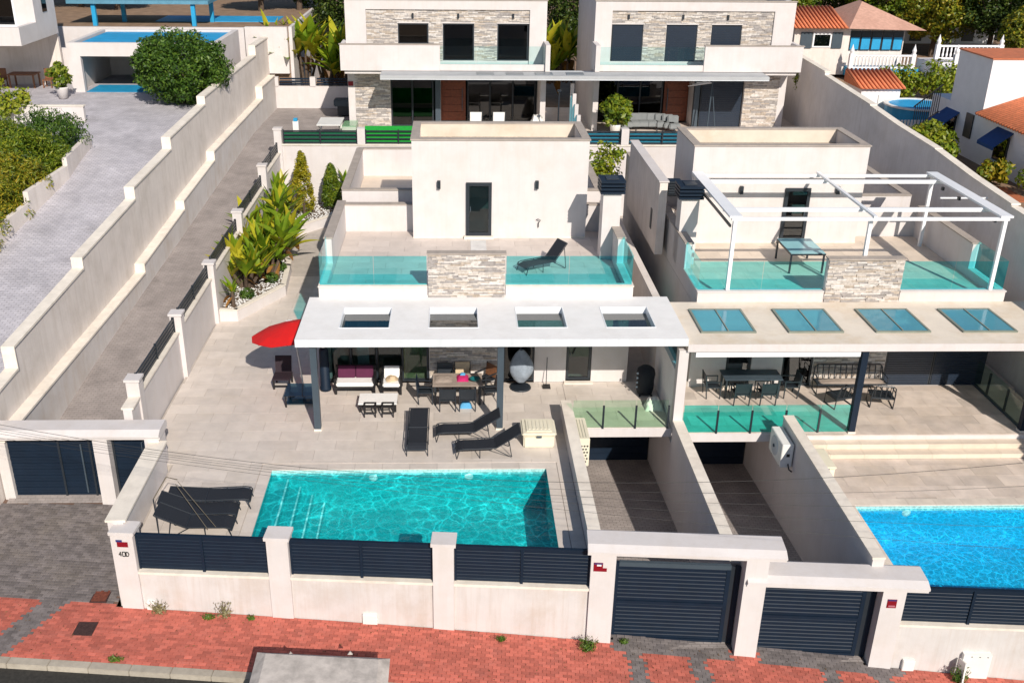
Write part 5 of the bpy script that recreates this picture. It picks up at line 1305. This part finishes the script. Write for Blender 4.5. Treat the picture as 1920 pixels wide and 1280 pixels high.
for i in range(9):
    q = i / 8; r_ = .42 * math.sin(math.pi * (.06 + .9 * q)) ** .7 * (1.12 - .3 * q)
    for k in range(20):
        a = 2 * math.pi * k / 20; w_ = 1 + .07 * math.sin(5 * a + q * 4) + .04 * math.sin(9 * a)
        v.append((-4.85 + r_ * w_ * math.cos(a), 2.85 + r_ * .75 * w_ * math.sin(a), .3 + 1.2 * q))
for i in range(8):
    for k in range(20): f.append((i * 20 + k, i * 20 + (k + 1) % 20, (i + 1) * 20 + (k + 1) % 20, (i + 1) * 20 + k))
MB().add(v, f).build('cover', mat('pale_grey_cover', (.24, .28, .33), .6, var=.3, scale=3, bump=.3, bscale=7), hc, smooth=True)
# ---------------------------------------------------------------- signs on the street pillars
def alarm_plate(label, s, t, z, tab=None):
    w = wl(s, t)
    p = thing('alarm_plate', label, 'sign', (w.x, w.y, z), TH, 'red alarm plates')
    if tab == 'top':
        MB().box(-.14, .14, -.012, 0, -.10, .05).build('plate', signred, p, local=True)
        MB().box(-.16, .0, -.013, -.001, .051, .11).build('blue_tab', signblue, p, local=True)
        return p
    MB().box(-.13, .10, -.012, 0, -.13, .13).build('plate', signred, p, local=True)
    MB().box(-.12, .09, -.0155, -.0125, .085, .122).build('print_band', signblue, p, local=True)
    if tab == 'side':
        MB().box(-.05, .06, -.0155, -.0125, .03, .08).build('print_block', signwhite, p, local=True)
        MB().box(.101, .20, -.012, 0, -.13, -.03).build('red_tab', signred, p, local=True)
    else: MB().box(-.09, .07, -.0155, -.0125, -.10, -.05).build('print_line', mat('pink_print', (.45, .16, .2), .5), p, local=True)
    return p
alarm_plate('red plate with blue tab above the house number on the left pillar', .27, -.032, .52, 'top')
alarm_plate('red alarm plate with side tab on the pillar left of the open gate', 12.30, -.052, .36, 'side')
alarm_plate('plain red alarm plate on the pillar next to the blue pool fence', 19.62, -.052, -.42)
nb = thing('house_number', 'small dark house number on the left street pillar', 'number', wl(.27, -.034, .2), TH)
def glyph(segs, x0):
    m_ = MB()
    for (a, b), (c, d) in segs: m_.bar((x0 + a * .07, -.008, .2 - .06 + b * .13), (x0 + c * .07, -.008, .2 - .06 + d * .13), .016, .02, up=(0, 1, 0))
    m_.build('numeral', inkblack, nb, local=True).location.z = -.2
glyph((((.7, 0), (.7, 1)), ((.7, 1), (0, .35)), ((0, .35), (1, .35))), -.13)
glyph((((0, 0), (1, 0)), ((1, 0), (1, 1)), ((1, 1), (0, 1)), ((0, 1), (0, 0))), -.035)
glyph((((0, 0), (0, 1)), ((0, 1), (.7, .95)), ((.7, .95), (1, .5)), ((1, .5), (.7, .05)), ((.7, .05), (0, 0))), .06)
vs = thing('alarm_plate', 'small red plate high on the left rear villa pier', 'sign', (-13.1, 29.98, 5.7)); box('plate', -13.13, -12.85, 29.96, 29.99, 5.55, 5.8, signred, vs)
# ---------------------------------------------------------------- street furniture
def on_street(s, t): 
    w = wl(s, t); return w.x, w.y, gz(w.x, w.y)
def cover(label, x, y, wx, wy_, m):
    z = gz(x, y); t = thing('manhole_cover', label, 'manhole cover', (x, y, z), TH + .05, 'iron covers in the paving')
    MB().box(-wx / 2, wx / 2, -wy_ / 2, wy_ / 2, -.02, .012).build('frame', rustdark, t, local=True)
    MB().box(-wx / 2 + .03, wx / 2 - .03, -wy_ / 2 + .03, wy_ / 2 - .03, .0125, .018).build('lid', m, t, local=True)
    for k in range(4): MB().box(-wx / 2 + .06, wx / 2 - .06, -wy_ / 2 + .07 + k * .11, -wy_ / 2 + .09 + k * .11, .0185, .022).build('tread_rib', m, t, local=True)
cover('rust brown square cover in the grey paving by the left pillar', -16.5, -6.25, .44, .5, rust)
cover('dark iron square cover in the red pavement', -16.5, -7.5, .5, .5, rustdark)
def wallbox(label, x, y, w_, h, z):
    t = thing('utility_box', label, 'box', (x, y, z), TH); MB().box(-w_ / 2, w_ / 2, -.05, .05, 0, h).build('cabinet', whiteplastic, t, local=True, bevel=.006); MB().box(-w_ / 2 + .02, w_ / 2 - .02, -.056, -.051, .02, h - .02).build('door', whiteplastic, t, local=True)
wallbox('white square meter box at the foot of the street wall', -9.32, wy(-9.32) - .0, .38, .3, sz(-9.32)); wallbox('small white box at the foot of the right gate pillar', 4.5, wy(4.5) - .02, .3, .32, sz(4.5)); wallbox('little white box behind the left weeds', -15.05, wy(-15.05) - .0, .2, .25, sz(-15))
mc = thing('meter_cabinet', 'white meter cabinet with open flap at the right street wall', 'cabinet', (6.2, wy(6.2), sz(6.2)), TH)
MB().box(-.4, .3, -.1, .05, 0, .75).build('cabinet', whiteplastic, mc, local=True); MB().prism([(-.45, .1), (-.05, .0), (-.05, .6), (-.4, .72)], -.48, -.44, 'x').build('flap', whiteplastic, mc, local=True)
for x in (-.2, 0, .2): MB().box(x - .02, x + .02, -.106, -.101, .68, .7).build('vent', anthra, mc, local=True)
cu = thing('concrete_kiosk', 'weathered grey concrete utility kiosk at the kerb', 'kiosk', (-10.2, -10.3, -1.8))
MB().add([(-11.7, -11.2, -2), (-8.75, -11.4, -2), (-8.75, -9.5, -2), (-11.7, -9.3, -2), (-11.7, -11.2, -.82), (-8.75, -11.4, -.86), (-8.75, -9.5, -.86), (-11.7, -9.3, -.82)], [(3, 2, 1, 0), (4, 5, 6, 7), (0, 1, 5, 4), (1, 2, 6, 5), (2, 3, 7, 6), (3, 0, 4, 7)]).build('body', concrete, cu)
MB().add([(-11.8, -11.3, -.815), (-8.65, -11.5, -.855), (-8.65, -9.42, -.855), (-11.8, -9.2, -.815), (-11.55, -11.2, -.66), (-8.9, -11.4, -.70), (-8.9, -9.62, -.70), (-11.55, -9.42, -.66)], [(3, 2, 1, 0), (4, 5, 6, 7), (0, 1, 5, 4), (1, 2, 6, 5), (2, 3, 7, 6), (3, 0, 4, 7)]).build('roof', concrete, cu)
for x in (-11.0, -9.6): MB().prism([(-.06, 0), (.06, 0), (0, .09)], -.02, .02, 'y').build('lifting_lug', concrete, cu, (x, -9.3, -.82))
# overhead cables
CB = [((-16.97, 5.01), (-10.93, 4.37), (-1.08, 4.58)), ((-16.99, 4.91), (-10.93, 4.29), (-1.05, 4.28)), ((-17.0, 4.85), (-10.94, 4.23), (-1.02, 4.02)), ((-17.01, 4.78), (-10.94, 4.16), (-.98, 3.74)), ((-17.03, 4.67), (-10.95, 4.07), (-.95, 3.44))]
for k, ((xa, za), (xb, zb), (xc, zc)) in enumerate(CB):
    pts = []
    for i in range(41):
        x = -26 + i * .9
        z = za * (x - xb) * (x - xc) / ((xa - xb) * (xa - xc)) + zb * (x - xa) * (x - xc) / ((xb - xa) * (xb - xc)) + zc * (x - xa) * (x - xb) / ((xc - xa) * (xc - xb))
        pts.append((x, -8.6 - (x + 17) * .1125, z))
    o = MB().tube(pts, .0035 if k else .005, 5).build('overhead_cable', cable); tag(o, 'thin black overhead cable strung across the street, %s of five' % ('topmost', 'second', 'third', 'fourth', 'lowest')[k], 'cable', 'overhead cables')
hk = thing('hose_hook', 'small dark hose hook on the left stair tower wall', 'hook', (-3.6, 9.35, 3.9)); MB().tube([(-3.85, 9.36, 3.75), (-3.85, 9.3, 3.95), (-3.78, 9.3, 4.05), (-3.88, 9.3, 4.1), (-3.93, 9.36, 4.05)], .018, 6).build('hook', anthra, hk)
dm = box('door_mat', -6.5, -5.9, 6.9, 9.1, 3.304, 3.312, mat('pale_runner', (.66, .64, .62), .9)); tag(dm, 'pale runner mat leading to the stair tower door', 'mat')
# ================================================================== planting
import numpy as np
NR = np.random.default_rng(5)
green_dk = leafmat('dark_green_leaves', [(.012, .035, .006), (.035, .085, .010), (.085, .16, .018), (.17, .25, .03)])
green_hedge = leafmat('olive_hedge_leaves', [(.035, .065, .006), (.09, .14, .010), (.20, .22, .014), (.36, .29, .02), (.42, .27, .02)])
green_yel = leafmat('golden_conifer_sprays', [(.08, .10, .006), (.20, .20, .010), (.38, .32, .015), (.48, .38, .02)])
green_con = leafmat('green_conifer_sprays', [(.03, .07, .006), (.08, .14, .010), (.19, .24, .015), (.34, .32, .02)])
green_ban = leafmat('strap_leaf_green', [(.06, .13, .008), (.13, .24, .012), (.24, .34, .018), (.42, .46, .04)], .5, .4)
green_banyel = leafmat('yellowing_strap_leaf', [(.24, .28, .015), (.44, .42, .025), (.58, .46, .04)], .35, .3)
brown_leaf = leafmat('dead_brown_leaf', [(.12, .05, .015), (.28, .13, .03), (.40, .22, .05)], .8, .15)
green_tree = leafmat('background_tree_leaves', [(.012, .026, .006), (.03, .06, .010), (.075, .115, .018), (.15, .17, .03)])
green_lime = leafmat('lime_green_leaves', [(.05, .11, .008), (.14, .21, .012), (.27, .30, .02), (.36, .33, .03)])
weedleaf = leafmat('weed_leaves', [(.03, .08, .01), (.09, .17, .02), (.20, .26, .04)])
dryweed = leafmat('dry_weed_stalks', [(.14, .13, .05), (.28, .25, .12), (.42, .40, .25)])
def leaf_cloud(clumps, size, aspect=.5, shell=.55, flop=.6):
    """clumps: (centre, radii, count). Returns vertex and face lists of small bent leaves spread through the clumps."""
    V, F = [], []
    base = 0
    for c, r, n in clumps:
        d = NR.normal(size=(n, 3)); d /= np.linalg.norm(d, axis=1, keepdims=True)
        rad = shell + (1 - shell) * NR.random((n, 1)) ** .6
        p = np.array(c) + d * rad * np.array(r)
        nrm = d + NR.normal(size=(n, 3)) * flop; nrm[:, 2] += .25; nrm /= np.linalg.norm(nrm, axis=1, keepdims=True)
        t = np.cross(nrm, NR.normal(size=(n, 3))); t /= np.linalg.norm(t, axis=1, keepdims=True)
        b = np.cross(nrm, t)
        s = size * (.6 + .8 * NR.random((n, 1)))
        a0 = p - t * s; a1 = p + b * s * aspect - nrm * s * .12; a2 = p + t * s; a3 = p - b * s * aspect - nrm * s * .12
        V.append(np.stack([a0, a1, a2, a3], 1).reshape(-1, 3))
        idx = base + np.arange(n)[:, None] * 4
        F.append(np.concatenate([np.hstack([idx, idx + 1, idx + 2]), np.hstack([idx, idx + 2, idx + 3])]))
        base += 4 * n
    return np.concatenate(V), np.concatenate(F)
def cloud_obj(name, clumps, size, m, parent=None, **kw):
    V, F = leaf_cloud(clumps, size, **kw)
    me = bpy.data.meshes.new(name)
    me.vertices.add(len(V)); me.vertices.foreach_set('co', V.astype(np.float32).ravel())
    me.loops.add(len(F) * 3); me.loops.foreach_set('vertex_index', F.astype(np.int32).ravel())
    me.polygons.add(len(F)); me.polygons.foreach_set('loop_start', np.arange(0, len(F) * 3, 3, dtype=np.int32))
    me.update(calc_edges=True); me.materials.append(m)
    return link(name, me, parent)
def surface_clumps(c, r, n, cr, count, lo=-1.0):
    out = []
    k = 0
    while k < n:
        d = NR.normal(size=3); d /= np.linalg.norm(d)
        if d[2] < lo: continue
        q = (np.array(c) + d * np.array(r) * NR.uniform(.72, .98))
        s = cr * NR.uniform(.75, 1.3)
        out.append((q, (s, s, s * .85), count)); k += 1
    return out
# clipped round tree on the left drive
rt_ = thing('round_tree', 'clipped dense round green tree beside the tall stepped wall', 'tree', (-21.3, 25.2, 5.4))
MB().tube([(-21.3, 25.2, 5.3), (-21.25, 25.2, 6.0), (-21.2, 25.3, 7.0)], [.2, .16, .1]).build('trunk', bark, rt_)
for k in range(6):
    a = k * 1.05; MB().tube([(-21.25, 25.2, 5.9), (-21.25 + math.cos(a) * .8, 25.2 + math.sin(a) * .8, 6.7), (-21.25 + math.cos(a) * 1.7, 25.2 + math.sin(a) * 1.6, 7.4)], [.08, .05, .02], 6).build('limb', bark, rt_)
cloud_obj('crown', surface_clumps((-21.15, 25.2, 7.35), (2.45, 2.3, 1.75), 190, .45, 110) + [((-21.15, 25.2, 7.35), (2.0, 1.9, 1.4), 3500)], .085, green_dk, rt_)
# hedge shrubs on the left
hp = thing('hedge_planter', 'long low grey planter wall below the olive hedge', 'planter', (-24.5, 13, 3.5))
pts_ = [(-23.68, 17.94, 4.89), (-23.45, 14.08, 4.4), (-23.8, 10.59, 3.82), (-23.98, 8.25, 3.45), (-24.1, 5, 2.95)]
for (x0, y0, z0), (x1, y1, z1) in zip(pts_, pts_[1:]):
    zt_ = max(z0, z1) + .55
    MB().add([(x0, y0, z0 - .3), (x0 - .2, y0, z0 - .3), (x1 - .2, y1, z1 - .3), (x1, y1, z1 - .3), (x0, y0, zt_), (x0 - .2, y0, zt_), (x1 - .2, y1, zt_ - .15), (x1, y1, zt_ - .15)], [(0, 1, 2, 3), (7, 6, 5, 4), (4, 5, 1, 0), (5, 6, 2, 1), (6, 7, 3, 2), (7, 4, 0, 3)]).build('wall', stucco_old, hp)
for i, (x, y, z, rx, rz_2, lab) in enumerate(((-24.9, 16.6, 5.65, 1.3, 1.2, 'greenest hedge shrub at the far end of the planter'), (-25.0, 14.4, 5.15, 1.4, 1.25, 'bushy hedge shrub second from the far end of the planter'), (-25.1, 12.2, 4.7, 1.35, 1.2, 'olive and yellow hedge shrub in the middle of the planter'), (-25.2, 10.1, 4.3, 1.35, 1.2, 'yellowing hedge shrub near the left edge'), (-25.2, 8.0, 3.9, 1.35, 1.15, 'nearest hedge shrub at the lower end of the planter'), (-27.2, 12.6, 5.2, 1.5, 1.2, 'hedge shrub at the left edge behind the yellowing one'), (-27.3, 16.2, 5.5, 1.4, 1.0, 'low hedge shrub beside the white retaining wall'), (-25.4, 6.0, 3.5, 1.3, 1.1, 'hedge shrub cut off by the left picture edge'), (-27.3, 9.6, 4.5, 1.4, 1.2, 'second row hedge shrub at the left picture edge'))):
    sh = thing('hedge_shrub', lab, 'shrub', (x, y, z - 1.5), 0, 'hedge shrubs in the planter')
    MB().tube([(x, y, z - 1.8), (x, y, z - .4)], [.09, .05], 6).build('stem', bark, sh)
    cloud_obj('foliage', surface_clumps((x, y, z), (rx, rx, rz_2), 75, .38, 90) + [((x, y, z), (rx * .75, rx * .75, rz_2 * .7), 1200)], .08, green_dk if i == 0 else (green_con if i in (1, 6) else green_hedge), sh, aspect=.3)
# strap-leaved plants: each leaf a piece
def leaf_mesh(name, L, W, m, droop):
    v, f = [], []
    n = 7
    for i in range(n + 1):
        q = i / n
        w = W * math.sin(math.pi * min(1, .12 + q * .88)) ** .8 * (1 - q * .15)
        if q < .25: w = max(.018, w * (q / .25) ** 1.5)
        x = L * q; z = L * (.12 * q - droop * q * q)
        v += [(x, -w, z + w * .35), (x, 0, z), (x, w, z + w * .35)]
    for i in range(n):
        a = i * 3; f += [(a, a + 3, a + 4, a + 1), (a + 1, a + 4, a + 5, a + 2)]
    return MB().add(v, f).mesh(name, m, True)
LEAVES = {k: [leaf_mesh('leaf', 1.0, w, m, d) for w, d in ((.115, .06), (.10, .22), (.125, .42))] for k, m in (('g', green_ban), ('y', green_banyel), ('b', brown_leaf))}
def strap_plant(label, loc, h, n, spread, heads=1, yellow=.2, group='strap-leaved plants', lscale=1.0):
    t = thing('strelitzia', label, 'plant', loc, 0, group)
    x0, y0, z0 = loc
    for hd in range(heads):
        a = hd * 2.4 + rnd.uniform(-.5, .5); q = 0 if heads == 1 else spread * rnd.uniform(.2, .85)
        bx_, by_ = x0 + math.cos(a) * q, y0 + math.sin(a) * q
        hh = h * rnd.uniform(.2, .62) if heads > 1 else h * .4
        MB().tube([(x0 + (bx_ - x0) * .3, y0 + (by_ - y0) * .3, z0), (bx_, by_, z0 + hh)], [.09, .06], 6).build('stem', bark, t)
        m_ = n // heads
        for i in range(m_):
            az = i * 2.4 + rnd.uniform(-.3, .3); el = R(rnd.uniform(38, 84)) * (1 - .5 * (i / m_)) + .08
            L = lscale * h * rnd.uniform(.38, .6) if heads == 1 else lscale * rnd.uniform(.95, 1.5)
            kind = 'b' if i > m_ * .86 else ('y' if rnd.random() < yellow else 'g')
            if kind == 'b': el = R(rnd.uniform(-55, -15)); 
            o = link('leaf', LEAVES[kind][rnd.randrange(3)], t, (bx_, by_, z0 + hh - i * hh * .35 / m_), (rnd.uniform(-.4, .4), -el, az))
            o.scale = (L, L * rnd.uniform(.85, 1.2), L)
    return t
# raised planter beside the side path
pl = thing('raised_planter', 'white raised planter with pebbles along the side path', 'planter', (-15.3, 13, 0))
poly = [(-16.42, 8.9), (-15.72, 8.9), (-14.25, 11.7), (-14.45, 14.6), (-15.3, 17.2), (-15.1, 19.5), (-13.4, 21.6), (-11.9, 22.2), (-11.9, 24.4), (-16.2, 24.4)]
for (xa, ya), (xb, yb) in zip(poly[:-2], poly[1:-1]):
    d = Vector((xb - xa, yb - ya, 0)).normalized(); nrm = Vector((-d.y, d.x, 0))
    p = [Vector((xa, ya, 0)), Vector((xb, yb, 0)), Vector((xb, yb, 0)) + nrm * .16, Vector((xa, ya, 0)) + nrm * .16]
    MB().prism([(q.x, q.y) for q in p], -.02, .46).build('planter_wall', stucco_new, pl)
    p = [Vector((xa, ya, 0)) - nrm * .03, Vector((xb, yb, 0)) - nrm * .03, Vector((xb, yb, 0)) + nrm * .19, Vector((xa, ya, 0)) + nrm * .19]
    MB().prism([(q.x, q.y) for q in p], .461 + .001 * (xa > -15), .50).build('coping', coping, pl)
MB().add([(x, y, .40) for x, y in poly], [tuple(range(len(poly)))]).build('soil', mat('planter_soil', (.12, .08, .05), .95), pl)
def in_poly(x, y):
    c = False
    for (xa, ya), (xb, yb) in zip(poly, poly[1:] + poly[:1]):
        if (ya > y) != (yb > y) and x < (xb - xa) * (y - ya) / (yb - ya) + xa: c = not c
    return c
pb = MB()
while len(pb.v) < 2600 * 6:
    x, y = rnd.uniform(-16.4, -11.9), rnd.uniform(8.9, 24.4)
    if in_poly(x, y) and in_poly(x + .2, y - .2):
        s = rnd.uniform(.03, .06); z = .40 + s * .3
        pb.add([(x - s, y, z), (x + s, y, z), (x, y - s, z), (x, y + s, z), (x, y, z + s * .7), (x, y, z - s)], [(0, 2, 4), (2, 1, 4), (1, 3, 4), (3, 0, 4)])
o = pb.build('pebbles', gravelwhite, pl); o['kind'] = 'stuff'
strap_plant('small strap-leaved plant at the front corner of the white planter', (-16.0, 9.6, .4), 1.5, 16, .3)
strap_plant('tall strap-leaved clump rising behind the planter front corner', (-15.9, 11.6, .4), 2.7, 72, 1.1, 6, .35)
strap_plant('strap-leaved clump with brown dead leaves in the planter middle', (-15.7, 13.8, .4), 3.0, 90, 1.4, 7, .35)
strap_plant('tallest strap-leaved clump of the planter, beside the railing', (-15.7, 16.2, .4), 3.3, 90, 1.4, 7, .3)
strap_plant('strap-leaved clump in front of the golden cypress', (-15.4, 18.6, .4), 2.7, 60, 1.0, 5, .3)
strap_plant('strap-leaved clump at the inner edge of the planter middle', (-14.95, 15.2, .4), 2.3, 50, .8, 5, .35)
strap_plant('low strap-leaved clump overhanging the planter front wall', (-15.1, 12.9, .4), 1.9, 44, .7, 5, .3)
strap_plant('single strap-leaved plant left of the golden cypress', (-16.0, 21.5, .4), 2.9, 20, .5, 1, .3)
strap_plant('small strap-leaved plant behind the green cypress', (-12.9, 24.0, .4), 2.4, 18, .4, 1, .1)
for x, y, lab in ((-14.9, 12.2, 'low grey-green tuft among the white pebbles'), (-14.75, 13.6, 'low dark rosette near the planter edge'), (-15.6, 10.4, 'small dark tuft near the planter front')):
    tf = thing('planter_tuft', lab, 'plant', (x, y, .4), 0, 'low tufts in the planter'); cloud_obj('foliage', [((x, y, .6), (.3, .3, .25), 260)], .09, green_dk, tf, aspect=.25)
def cypress(label, x, y, z, h, r_, m):
    c = thing('cypress', label, 'conifer', (x, y, z)); MB().tube([(x, y, z), (x, y, z + h * .4)], .06, 6).build('trunk', bark, c)
    cl = []
    for k in range(110):
        q = NR.random() ** .8; rr = r_ * (1 - q) ** .6 * (.55 + .45 * min(1, q * 6)); a = NR.random() * 6.28
        cl.append(((x + math.cos(a) * rr * .8, y + math.sin(a) * rr * .8, z + .15 + q * (h - .25)), (.17, .17, .26), 60))
    cloud_obj('crown', cl, .07, m, c, aspect=.35, shell=.3)
cypress('golden yellow cone-shaped cypress at the back of the planter', -14.85, 22.0, .4, 3.2, .72, green_yel)
cypress('smaller green cone-shaped cypress next to the golden one', -13.5, 22.9, .4, 2.35, .62, green_con)
# banana plants behind the rear villas
for i, (x, y, h, lab) in enumerate(((-18.0, 37.2, 4.6, 'leftmost yellow-green banana clump above the rear wall'), (-16.6, 37.6, 5.2, 'tall banana clump behind the dark rear railings'), (-15.2, 37.2, 4.8, 'banana clump with orange dead leaves by the rear wall'), (-14.0, 37.0, 4.4, 'dark green banana clump next to the left rear villa'), (-.9, 39.0, 4.8, 'left banana clump between the rear villas'), (.3, 39.4, 4.9, 'right banana clump between the rear villas'))):
    strap_plant(lab, (x, y, 4.2), h, 60, 1.3, 5, .5, 'banana clumps behind the rear villas', 1.6)
# shrubs and pots
def bush(name, label, x, y, z, r_, m, n=22, sz_=.1, group=None, pot=None):
    b = thing(name, label, 'plant' if pot else 'shrub', (x, y, z), 0, group)
    if pot:
        MB().lathe([(.22, 0), (.32, .5), (.36, .6), (.30, .6), (.28, .5)], 16).build('pot', pot, b, (x, y, z), smooth=True); z += .6
        MB().tube([(x, y, z - .2), (x, y, z + r_ * .6)], .04, 6).build('stem', bark, b)
    cloud_obj('foliage', surface_clumps((x, y, z + r_), (r_, r_, r_ * .9), n, r_ * .4, 45) + [((x, y, z + r_), (r_ * .7, r_ * .7, r_ * .6), 250)], sz_, m, b)
    return b
bush('potted_palm', 'spiky potted plant in a white pot on the right forecourt', 1.95, 28.2, 3.2, .8, green_con, 20, .16, None, whiteplastic)
bush('potted_shrub', 'potted shrub in a pale pot at the garage corner', -27.8, 26.2, 5.5, .6, green_con, 16, .1, None, stucco_new); bush('potted_palm', 'plant in an orange pot by the cantilevered house', -31.0, 24.8, 5.45, .6, green_hedge, 16, .12, None, potclay)
bush('lemon_tree', 'sparse yellow-leaved shrub near the white low wall', -28.6, 21.6, 5.3, .85, green_lime, 22, .1)
bush('potted_shrub', 'yellow-green shrub in the dark window box right of the villas', 13.6, 31.5, 5.0, .7, green_lime, 18, .11); bush('garden_shrub', 'yellow-green shrub between the stair tower and the grey screen wall', .15, 19.5, 3.0, .9, green_lime, 20, .1)
for x, y, r_, m, lab in ((15.0, 17.8, .9, green_lime, 'lime green shrub inside the stepped wall'), (14.9, 15.8, .6, green_lime, 'small lime shrub below the blue awnings'), (15.8, 13.2, .6, green_hedge, 'rusty olive shrub by the orange patio'), (16.2, 20.6, .6, green_hedge, 'dark shrub at the foot of the white house'), (19.0, 31.5, 1.2, green_lime, 'lime green bush behind the garden shed'), (21.0, 31.0, 1.3, green_lime, 'bright vine bush beside the outside stair'), (22.8, 31.6, 1.1, green_lime, 'leafy vine bush left of the white upper wall')):
    bush('garden_shrub', lab, x, y, 4.4, r_, m, 26, .12, 'shrubs in the neighbour garden')
hg = thing('clipped_hedge', 'low clipped green hedge at the right edge', 'hedge', (19.6, 11, 4.4)); cloud_obj('foliage', [((16.2 + k * .5, 11.3 - k * .12, 5.2), (.45, .5, .45), 260) for k in range(9)], .09, green_con, hg)
box('patio', 14.0, 16.2, 10.6, 12.8, 4.405, 4.43, potclay)['kind'] = 'structure'
# trees in the background
def tree(label, x, y, z, h, r_, m=None, leaf=.12, n=85):
    t = thing('garden_tree', label, 'tree', (x, y, z), 0, 'trees behind the gardens')
    MB().tube([(x, y, z - .3), (x + .1, y, z + h * .35), (x - .05, y, z + h * .65)], [.22, .16, .08], 8).build('trunk', bark, t)
    for k in range(5):
        a = k * 1.26 + x; MB().tube([(x, y, z + h * .3), (x + math.cos(a) * r_ * .4, y + math.sin(a) * r_ * .4, z + h * .55), (x + math.cos(a) * r_ * .75, y + math.sin(a) * r_ * .7, z + h * .75)], [.09, .06, .02], 6).build('limb', bark, t)
    cloud_obj('crown', surface_clumps((x, y, z + h * .64), (r_, r_, h * .36), n, r_ * .28, 150) + [((x, y, z + h * .62), (r_ * .65, r_ * .65, h * .25), 1500)], leaf, m or green_tree, t)
TL = [(-37, 46, 8, 5.0, 2.6), (-33.5, 47, 8, 4.2, 2.6), (-30.5, 45.5, 8, 3.6, 2.2), (-20.5, 45, 8, 4.0, 2.0), (-18, 46, 8, 4.8, 2.4), (-15.2, 47, 4, 8.4, 3.0), (-12, 50, 4, 8.5, 3.2),
      (13.8, 47.5, 4, 7.6, 2.8), (17, 50, 4.3, 7.6, 3.0), (20.5, 52, 4.3, 7.2, 3.0), (24, 47, 4.8, 6.6, 2.6), (27, 45, 4.8, 6.2, 2.8), (30, 43, 5, 6.5, 2.6), (33, 46, 5, 7, 3.0), (29.5, 36, 5, 4.6, 2.0), (32, 38, 5, 5.6, 2.4), (1.5, 47, 4, 8, 3), (-4, 50, 4, 8, 3), (7, 50, 4, 8, 3), (38, 50, 5, 7, 3.2), (-26, 52, 8, 4.5, 3), (25.5, 54, 5, 7, 3.2), (-42, 50, 8, 5, 3), (11, 54, 4, 8, 3.2)]
WH = ['far left behind the cantilevered house', 'behind the shrubs of the upper pool', 'brownish low tree left of the pavilion', 'right of the pavilion', 'above the plain white wall', 'behind the banana clumps', 'behind the left rear villa corner', 'behind the right rear villa corner', 'left above the cottage side roof', 'behind the cottage ridge', 'right of the cottage roof', 'left of the raised white terrace', 'behind the white finials', 'far right behind the balustrade', 'olive tree at the right edge', 'small tree at the right edge of the photo', 'between the rear villas', 'hidden behind the left rear villa', 'hidden behind the right rear villa', 'outermost right', 'behind the upper pool', 'deep behind the cottage', 'outermost left', 'deep behind the right rear villa']
for i, (a, w_) in enumerate(zip(TL, WH)):
    if 'hidden' in w_: continue
    tree('dense dark green garden tree ' + w_, *a, m=(green_hedge if i in (1, 2, 14, 11) else green_con if i in (10, 13, 8) else None))
# weeds along the street wall
def weed(label, x, y, r_, h, dry=False, n=140):
    z = sz(x); w = thing('weed', label, 'weed', (x, y, z), 0, 'weeds along the street wall')
    st_ = MB()
    for k in range(int(12 + 40 * r_)):
        a = NR.random() * 6.28; q = NR.random() * r_; hh = h * NR.uniform(.5, 1.0)
        st_.tube([(x + math.cos(a) * q * .2, y - .05 + math.sin(a) * q * .1, z), (x + math.cos(a) * q * .7, y - .08 + math.sin(a) * q * .3, z + hh * .6), (x + math.cos(a) * q * 1.1, y - .1 + math.sin(a) * q * .4, z + hh)], .004, 3)
    st_.build('stalks', dryweed, w)
    cloud_obj('leaves', [((x, y - .1, z + h * .3), (r_ * .8, r_ * .45, h * .35), n)] + [((x, y - .1, z + h * .65), (r_, r_ * .5, h * .4), n // 3)], .035, dryweed if dry else weedleaf, w, aspect=.4, shell=.1)
weed('pale flowering weed by the left pillar', -14.8, wy(-14.8) - .1, .28, .45, True); weed('dry stalky weed between the first two pillars', -13.1, wy(-13.1) - .1, .3, .55, True); weed('low green weed beside the dry stalky one', -13.5, wy(-13.5) - .15, .22, .15)
weed('tiny weed left of the second pillar', -12.4, wy(-12.4) - .08, .12, .14); weed('small green weed right of the third pillar', -5.95, wy(-5.95) - .2, .16, .18); weed('bright green bushy weed at the gate pillar', -3.75, wy(-3.75) - .3, .3, .42, n=420); weed('small weed at the sliding gate sill', -2.75, wy(-2.75) + .1, .15, .15); weed('dark green weed next to the meter cabinet', 5.7, wy(5.7) - .2, .3, .5, n=380); weed('green weed at the kerb edge', -15.4, wy(-15.4) - 1.85, .25, .1)
lv = MB()
for k in range(420):
    s, t = rnd.uniform(-3, 22), -rnd.random() ** 1.3 * 1.95 - .03
    w = wl(s, t); z = sz(w.x) + .008; a = rnd.uniform(0, 6.28); q = rnd.uniform(.012, .035)
    lv.add([(w.x + math.cos(a) * q, w.y + math.sin(a) * q, z), (w.x - math.sin(a) * q * .5, w.y + math.cos(a) * q * .5, z + .012), (w.x - math.cos(a) * q, w.y - math.sin(a) * q, z), (w.x + math.sin(a) * q * .5, w.y - math.cos(a) * q * .5, z + .01)], [(0, 1, 2, 3)])
o = lv.build('fallen_leaves', leafmat('dry_fallen_leaves', [(.05, .03, .02), (.14, .08, .03), (.25, .16, .07)], .9, 0)); tag(o, 'dry fallen leaves scattered on the red pavement', 'leaves', None, 'stuff')
